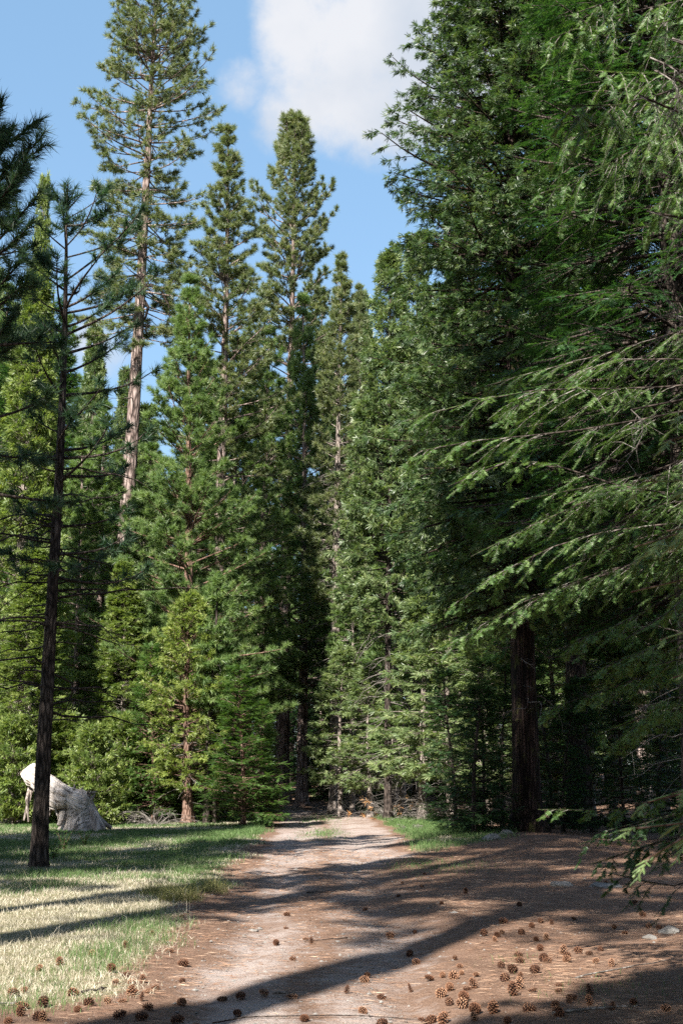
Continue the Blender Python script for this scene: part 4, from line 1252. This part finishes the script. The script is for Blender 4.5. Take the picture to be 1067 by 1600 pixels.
ORD = ["", "second ", "third ", "fourth ", "fifth ", "sixth ", "seventh ", "eighth ", "ninth ", "tenth ", "eleventh "]
ROWS = ["nearest row", "second nearest row", "third nearest row", "fourth nearest row", "fifth nearest row", "sixth nearest row", "seventh nearest row", "eighth nearest row"]
zones = {}
for p_ in pts: zones.setdefault(zone(*p_), []).append(p_)
rc = np.random.default_rng(17)
for zn, lst in zones.items():
    lst.sort(key=lambda p: -p[1])
    nrow = 7 if len(lst) > 8 else 4
    for ri in range(0, len(lst), nrow):
        row = sorted(lst[ri:ri + nrow])
        for ci, (u, v) in enumerate(row):
            x_, y_ = ground_hit(u, v)
            o = link("pine_cone", CM[rc.integers(0, 4)])
            s_ = rc.uniform(.55, 1.0)
            stand = rc.uniform() < .22
            tilt = rc.uniform(.1, .5) if stand else rc.uniform(1.25, 1.75)
            o.rotation_euler = (tilt, rc.uniform(-.2, .2), rc.uniform(0, 6.28))
            crushed = rc.uniform() < .18
            o.scale = (s_, s_ * (.55 if crushed else 1), s_)
            if crushed: o.rotation_euler[1] = 0
            o.location = (x_, y_, gzf(x_, y_) + (.008 if stand else .030 * s_ * (.6 if crushed else 1)))
            first = "leftmost" if ci == 0 else ORD[ci] + "from left"
            where = first if len(lst) <= nrow else f"{first}, {ROWS[ri // nrow]}"
            tag(o, f"pine cone {zn}, {where}", "pine cone", "pine cones scattered on the ground")

# ================================================================== THE OLD STUMP
Ys = 43.5
def S(u, v, dy=0.0): return at(u, v, Ys + dy)


gw, grain_src = Geo(), []
rs = np.random.default_rng(8)


def wood_tube(ctrl, rads, *q_, mat=0, **k_):
    n_ = len(gw.Fs)
    wood_tube_(ctrl, rads, *q_, **k_)
    for i_ in range(n_, len(gw.Fs)): gw.Fs[i_] = (gw.Fs[i_][0], mat, *gw.Fs[i_][2:])


def wood_tube_(ctrl, rads, Sg=40, K=34, rough=.05, squash=1.0, cap=True, seed=0):
    """Gnarled tube through control points, ridged along its grain."""
    r = np.random.default_rng(seed)
    ctrl = np.asarray(ctrl, float)
    t = np.linspace(0, 1, len(ctrl)); s = np.linspace(0, 1, K)
    P = np.stack([np.interp(s, t, ctrl[:, i]) for i in range(3)], 1)
    P[1:-1] = (P[:-2] + P[1:-1] * 2 + P[2:]) / 4
    R = np.interp(s, t, rads)
    a = np.arange(Sg) * 2 * math.pi / Sg
    rid = 1 + rough * r.normal(size=(1, Sg)) + rough * .4 * r.normal(size=(K, Sg))
    for k_ in range(4): rid = rid + rough * .8 * np.sin(a[None] * (k_ + 2) + r.uniform(0, 6) + s[:, None] * r.uniform(-3, 3))
    tubes(gw, P[None], (R[:, None] * rid)[None], Sg, 0, smooth=False, cap=cap)


# body: a slab-sided log lying from upper left down to its root plate at lower right
ST = np.array([(33, 1207, 1209), (38, 1203, 1218), (45, 1198, 1227), (53, 1193, 1230), (60, 1195, 1240), (68, 1203, 1252), (76, 1210, 1262), (88, 1218, 1266), (98, 1225, 1264), (108, 1230, 1262), (120, 1234, 1270), (131, 1235, 1276), (138, 1242, 1274), (142, 1252, 1266)], float)
kk = np.linspace(0, len(ST) - 1, 56)
sx_, st_, sb_ = (np.interp(kk, np.arange(len(ST)), ST[:, i]) for i in range(3))
aa = np.arange(44) * 2 * math.pi / 44
ca, sa = np.cos(aa), np.sin(aa)
se_ = lambda w_: np.sign(w_) * np.abs(w_) ** .72
ring = np.empty((56, 44, 3))
rid = 1 + .025 * rs.normal(size=44)[None] + .006 * rs.normal(size=(56, 44))
for k_ in range(56):
    c0 = S(sx_[k_], (st_[k_] + sb_[k_]) / 2)
    hh = (sb_[k_] - st_[k_]) / 2 * Ys / F
    dd_ = min(.5, hh * 1.25) * (1 + .06 * math.sin(k_ * .9))
    ring[k_] = c0 + np.stack([.008 * rs.normal(size=44), se_(ca) * dd_ * rid[k_], se_(sa) * hh * (1 + (rid[k_] - 1) * .8)], 1)
ii = np.arange(56 * 44).reshape(56, 44)
gw.add(ring.reshape(-1, 3), np.stack([ii[:-1], np.roll(ii, -1, 1)[:-1], np.roll(ii, -1, 1)[1:], ii[1:]], -1).reshape(-1, 4), 0, None, False)
gw.Fs.append((ii[:1, ::-1], 0, np.full(1, .5, np.float32), False)); gw.Fs.append((ii[-1:], 0, np.full(1, .5, np.float32), False))
# root collar rising from the ground
wood_tube([S(126, 1300, .1), S(124, 1280, .1), S(122, 1258), S(112, 1246)], [.66, .50, .42, .3], 36, 24, .08, seed=2, mat=1)
for i, (ua, va, ub, vb, uc, vc, r0, dy) in enumerate(((130, 1255, 150, 1278, 164, 1298, .20, -.3), (138, 1262, 152, 1288, 156, 1299, .20, -.5), (120, 1262, 116, 1285, 112, 1300, .22, -.5),
                                                     (128, 1250, 142, 1240, 152, 1236, .05, -.1), (134, 1262, 160, 1285, 175, 1294, .12, .1), (100, 1250, 98, 1275, 92, 1290, .13, -.3),
                                                     (52, 1226, 46, 1250, 38, 1282, .07, -.2), (60, 1230, 57, 1255, 54, 1285, .06, -.2), (48, 1228, 42, 1248, 45, 1284, .05, -.4), (84, 1244, 80, 1262, 74, 1282, .09, -.1))):
    wood_tube([S(ua, va), S(ub, vb, dy * .6), S(uc, vc, dy)], [r0, r0 * .8, r0 * .4], 14, 14, .10, seed=10 + i, mat=2 if ub < 90 else 1)
for k_ in range(9, 26):
    # splinters along the hollow underside, the upper edge and the root crown
    if k_ < 9: p0 = S(rs.uniform(34, 46), rs.uniform(1206, 1226), rs.uniform(-.25, .2)); dv_ = nz(np.array([-1, rs.uniform(-.3, .2), rs.uniform(-.1, .5)]))
    elif k_ < 15: p0 = S(rs.uniform(70, 110), rs.uniform(1260, 1266), rs.uniform(-.4, .1)); dv_ = nz(np.array([rs.uniform(-.5, .5), -.4, -1]))
    else: p0 = S(rs.uniform(112, 146), rs.uniform(1238, 1254), rs.uniform(-.35, .1)); dv_ = nz(np.array([rs.uniform(-.2, .9), rs.uniform(-.6, 0), rs.uniform(.1, 1)]))
    l_ = rs.uniform(.12, .34)
    tubes(gw, np.stack([p0 - dv_ * .12, p0 + dv_ * l_ * .5, p0 + dv_ * l_])[None], np.array([[.06, .04, .006]]) * rs.uniform(.5, 1.1), 6, 1 if k_ > 8 else 0)
me = gw.mesh("old_stump", [M["wood"], M["wood_dark"], M["bark_grey"]])
co_ = np.empty(len(me.vertices) * 3, np.float32); me.vertices.foreach_get("co", co_)
co_ = co_.reshape(-1, 3)
ax = nz((S(122, 1250) - S(34, 1206))[None])[0]
al_ = (co_ - S(34, 1206)) @ ax
ga_ = me.attributes.new("grain", 'FLOAT_VECTOR', 'POINT')
gvv = np.stack([al_ * 2.2, (co_[:, 2] * .9 + co_[:, 0] * .45) * 16, co_[:, 1] * 12], 1)
ga_.data.foreach_set("vector", gvv.astype(np.float32).ravel())
o = link("old_stump", me)
o.location.z = 0
tag(o, "bleached grey old stump lying with torn roots behind the slim dark trunk", "stump")

# ---- dead brush and small things by the grass on the right
def dead_bush(u, Y, n, L, label, name="dead_brush", tufts=0, rise=.6, w=.012):
    g, gl2 = Geo(), Geo()
    r = np.random.default_rng(int(u))
    az = r.uniform(0, 2 * math.pi, n)
    l = r.uniform(.5, 1.0, n) * L
    s = np.linspace(0, 1, 8)
    el = r.uniform(.5, 1.25, n)
    h = np.stack([np.cos(az), np.sin(az), 0 * az], 1)
    sd = np.stack([-np.sin(az), np.cos(az), 0 * az], 1)
    P = h[:, None] * .15 + l[:, None, None] * (h[:, None] * (np.cos(el)[:, None] * s + .35 * s ** 2)[..., None] + UP * (np.sin(el)[:, None] * s - .55 * s ** 2)[..., None] + sd[:, None] * (r.normal(size=(n, 1)) * .2 * np.sin(3 * s))[..., None])
    tubes(g, P, np.full((n, 1), w) * (1 - .75 * s)[None], 4, 0)
    k = r.integers(2, 7, (n, 7)); b = P[np.arange(n)[:, None], k]
    d = nz(h[:, None] + r.normal(size=(n, 7, 3)) * .6)
    e_ = b + d * (l[:, None] * r.uniform(.15, .4, (n, 7)))[..., None] - UP * .12
    Q_ = np.stack([b, (b + e_) / 2 + UP * .05, e_], 2).reshape(-1, 3, 3)
    tubes(g, Q_, np.tile([w * .5, w * .35, w * .15], (len(Q_), 1)), 3, 0)
    root = link(name, None)
    x_, y_ = spot(u, Y)
    root.location = (x_, y_, gzf(x_, y_))
    tag(root, label, "dead bush")
    link("branch_tangle", g.mesh(name + "_branches", [M["twig"]]), root)
    if tufts:
        pine_tufts(gl2, r, P[:tufts, -2], nz(P[:tufts, -1] - P[:tufts, -3]), .22, 16, .04)
        link("dead_needles", gl2.mesh(name + "_needles", [M["dead"]]), root)


dead_bush(680, 56, 44, 2.3, "tangle of grey bare branches arching by the grass strip right of the path")
dead_bush(708, 54, 40, 2.0, "lower grey branch tangle right of the larger one")
dead_bush(612, 59, 22, 2.4, "dead brush carrying tan needles left of the grey tangle", tufts=22)
dead_bush(244, 49.5, 26, 1.7, "low grey dead twigs left of the small yellow cedar's foot")
dead_bush(640, 45, 16, .5, "little heap of brown twigs on the sunlit grass strip", w=.01)

# a bare green weed by the slim dark pine
def weed(u, v, hgt, label, seed):
    r = np.random.default_rng(seed)
    x_, y_ = ground_hit(u, v)
    g, gl2 = Geo(), Geo()
    n = 9
    az = r.uniform(0, 6.28, n); s = np.linspace(0, 1, 5)
    h = np.stack([np.cos(az), np.sin(az), 0 * az], 1)
    P = (hgt * r.uniform(.6, 1, n))[:, None, None] * (h[:, None] * (.45 * s ** 1.5)[None, :, None] + UP * s[None, :, None])
    tubes(g, P, np.tile(np.linspace(.006, .002, 5), (n, 1)), 3, 0)
    p = P[:, 1:].reshape(-1, 3); p = np.repeat(p, 4, 0)
    d = nz(r.normal(size=p.shape) + UP * .6)
    kites(gl2, p, d, nz(r.normal(size=p.shape)), r.uniform(.05, .12, len(p)), np.full(len(p), .022), 0, r.uniform(0, .5, len(p)))
    root = link("weed", None); root.location = (x_, y_, gzf(x_, y_)); tag(root, label, "weed")
    link("stem", g.mesh("weed_stem", [M["bark_small"]]), root)
    link("leaf_spray", gl2.mesh("weed_leaves", [M["fir_l"]]), root)


weed(100, 1330, .55, "leafy dark weed just right of the slim dark trunk", 3)
weed(132, 1322, .35, "smaller dry weed second right of the slim dark trunk", 4)
weed(84, 1345, .4, "leafy weed touching the slim dark trunk's foot", 5)

# ================================================================== CAMERA, LIGHT, SKY
cam = bpy.data.cameras.new("camera")
cam.sensor_fit = 'VERTICAL'; cam.sensor_height = 36; cam.sensor_width = 24
cam.lens = F / 1600 * 36
cam.clip_end = 3000
cam.dof.use_dof = True
cam.dof.focus_distance = 25
cam.dof.aperture_fstop = 8
co = link("camera", cam)
co.location = (0, 0, CH)
co.rotation_euler = (math.pi / 2 + TH, 0, 0)
sc = bpy.context.scene
sc.camera = co

sun = bpy.data.lights.new("sun", 'SUN')
sun.energy = 5.0
sun.angle = math.radians(.5)
sun.color = (1, .94, .86)
so = link("sun", sun)
so.rotation_euler = Vector(SUN).to_track_quat('Z', 'Y').to_euler()

w = bpy.data.worlds.new("World")
sc.world = w
w.use_nodes = True
nt = w.node_tree
nt.nodes.clear()
sky = N(nt, "ShaderNodeTexSky", sky_type='NISHITA')
sky.sun_disc = False
sky.sun_elevation = SUN_EL
sky.sun_rotation = math.pi + SUN_PHI
sky.air_density = 1.0; sky.dust_density = .6; sky.ozone_density = 1.3
tc = N(nt, "ShaderNodeTexCoord")
def dirv(u, v):
    a = at(u, v, 10) - np.array([0, 0, CH]); return a / np.linalg.norm(a)
def lobe(u, v, inner, outer):
    d = N(nt, "ShaderNodeVectorMath", operation='DOT_PRODUCT')
    nrm_ = N(nt, "ShaderNodeVectorMath", operation='NORMALIZE')
    nt.links.new(tc.outputs["Generated"], nrm_.inputs[0])
    nt.links.new(nrm_.outputs[0], d.inputs[0])
    d.inputs[1].default_value = tuple(dirv(u, v))
    mr = N(nt, "ShaderNodeMapRange", interpolation_type='SMOOTHSTEP')
    mr.inputs["From Min"].default_value = math.cos(outer / F); mr.inputs["From Max"].default_value = math.cos(inner / F)
    nt.links.new(d.outputs["Value"], mr.inputs["Value"])
    return mr.outputs[0]
masks = None
for (u, v, i, o_, k_) in ((570, 60, 60, 215, 1.0), (480, 40, 20, 115, .95), (640, 140, 30, 160, 1), (590, 205, 10, 80, .6), (465, 175, 10, 90, .55), (378, 125, 5, 60, .5), (155, 545, 10, 70, .8), (730, 40, 50, 200, 1)):
    l_ = mathn(nt, 'MULTIPLY', lobe(u, v, i, o_), k_)
    masks = l_ if masks is None else mathn(nt, 'MAXIMUM', masks, l_)
cn = noise(nt, tc.outputs["Generated"], 16, 9, .62)
cn2 = noise(nt, tc.outputs["Generated"], 9, 5, .5)
f = mathn(nt, 'ADD', masks, mathn(nt, 'MULTIPLY', mathn(nt, 'SUBTRACT', cn, .5), 1.7))
mr = N(nt, "ShaderNodeMapRange", interpolation_type='SMOOTHSTEP')
mr.inputs["From Min"].default_value = .20; mr.inputs["From Max"].default_value = .95
nt.links.new(f, mr.inputs["Value"])
ccol = ramp(nt, [(.3, (.60, .68, .80)), (.62, (.86, .88, .93))], cn2)
b1, b2 = N(nt, "ShaderNodeBackground"), N(nt, "ShaderNodeBackground")
nt.links.new(sky.outputs[0], b1.inputs[0])
b1.inputs[1].default_value = .062
nt.links.new(ccol, b2.inputs[0])
b2.inputs[1].default_value = .275
b3 = N(nt, "ShaderNodeBackground")
b3.inputs[0].default_value = (.36, .66, 1.0, 1)
b3.inputs[1].default_value = .255
vs = N(nt, "ShaderNodeMixShader")                 # pale blue added to brighten only the sky in view
nt.links.new(mathn(nt, 'MULTIPLY', lobe(480, 350, 300, 1900), .55), vs.inputs[0])
nt.links.new(b1.outputs[0], vs.inputs[1]); nt.links.new(b3.outputs[0], vs.inputs[2])
ms = N(nt, "ShaderNodeMixShader")
nt.links.new(mr.outputs[0], ms.inputs[0]); nt.links.new(vs.outputs[0], ms.inputs[1]); nt.links.new(b2.outputs[0], ms.inputs[2])
wo = N(nt, "ShaderNodeOutputWorld")
nt.links.new(ms.outputs[0], wo.inputs["Surface"])

sc.view_settings.view_transform = 'Standard'
sc.view_settings.look = 'None'
sc.view_settings.exposure = 1.86
sc.view_settings.gamma = 1
sc.cycles.max_bounces = 5
sc.cycles.diffuse_bounces = 2
sc.cycles.glossy_bounces = 2
sc.cycles.transmission_bounces = 3
sc.cycles.use_denoising = False
sc.cycles.caustics_reflective = False
sc.cycles.caustics_refractive = False
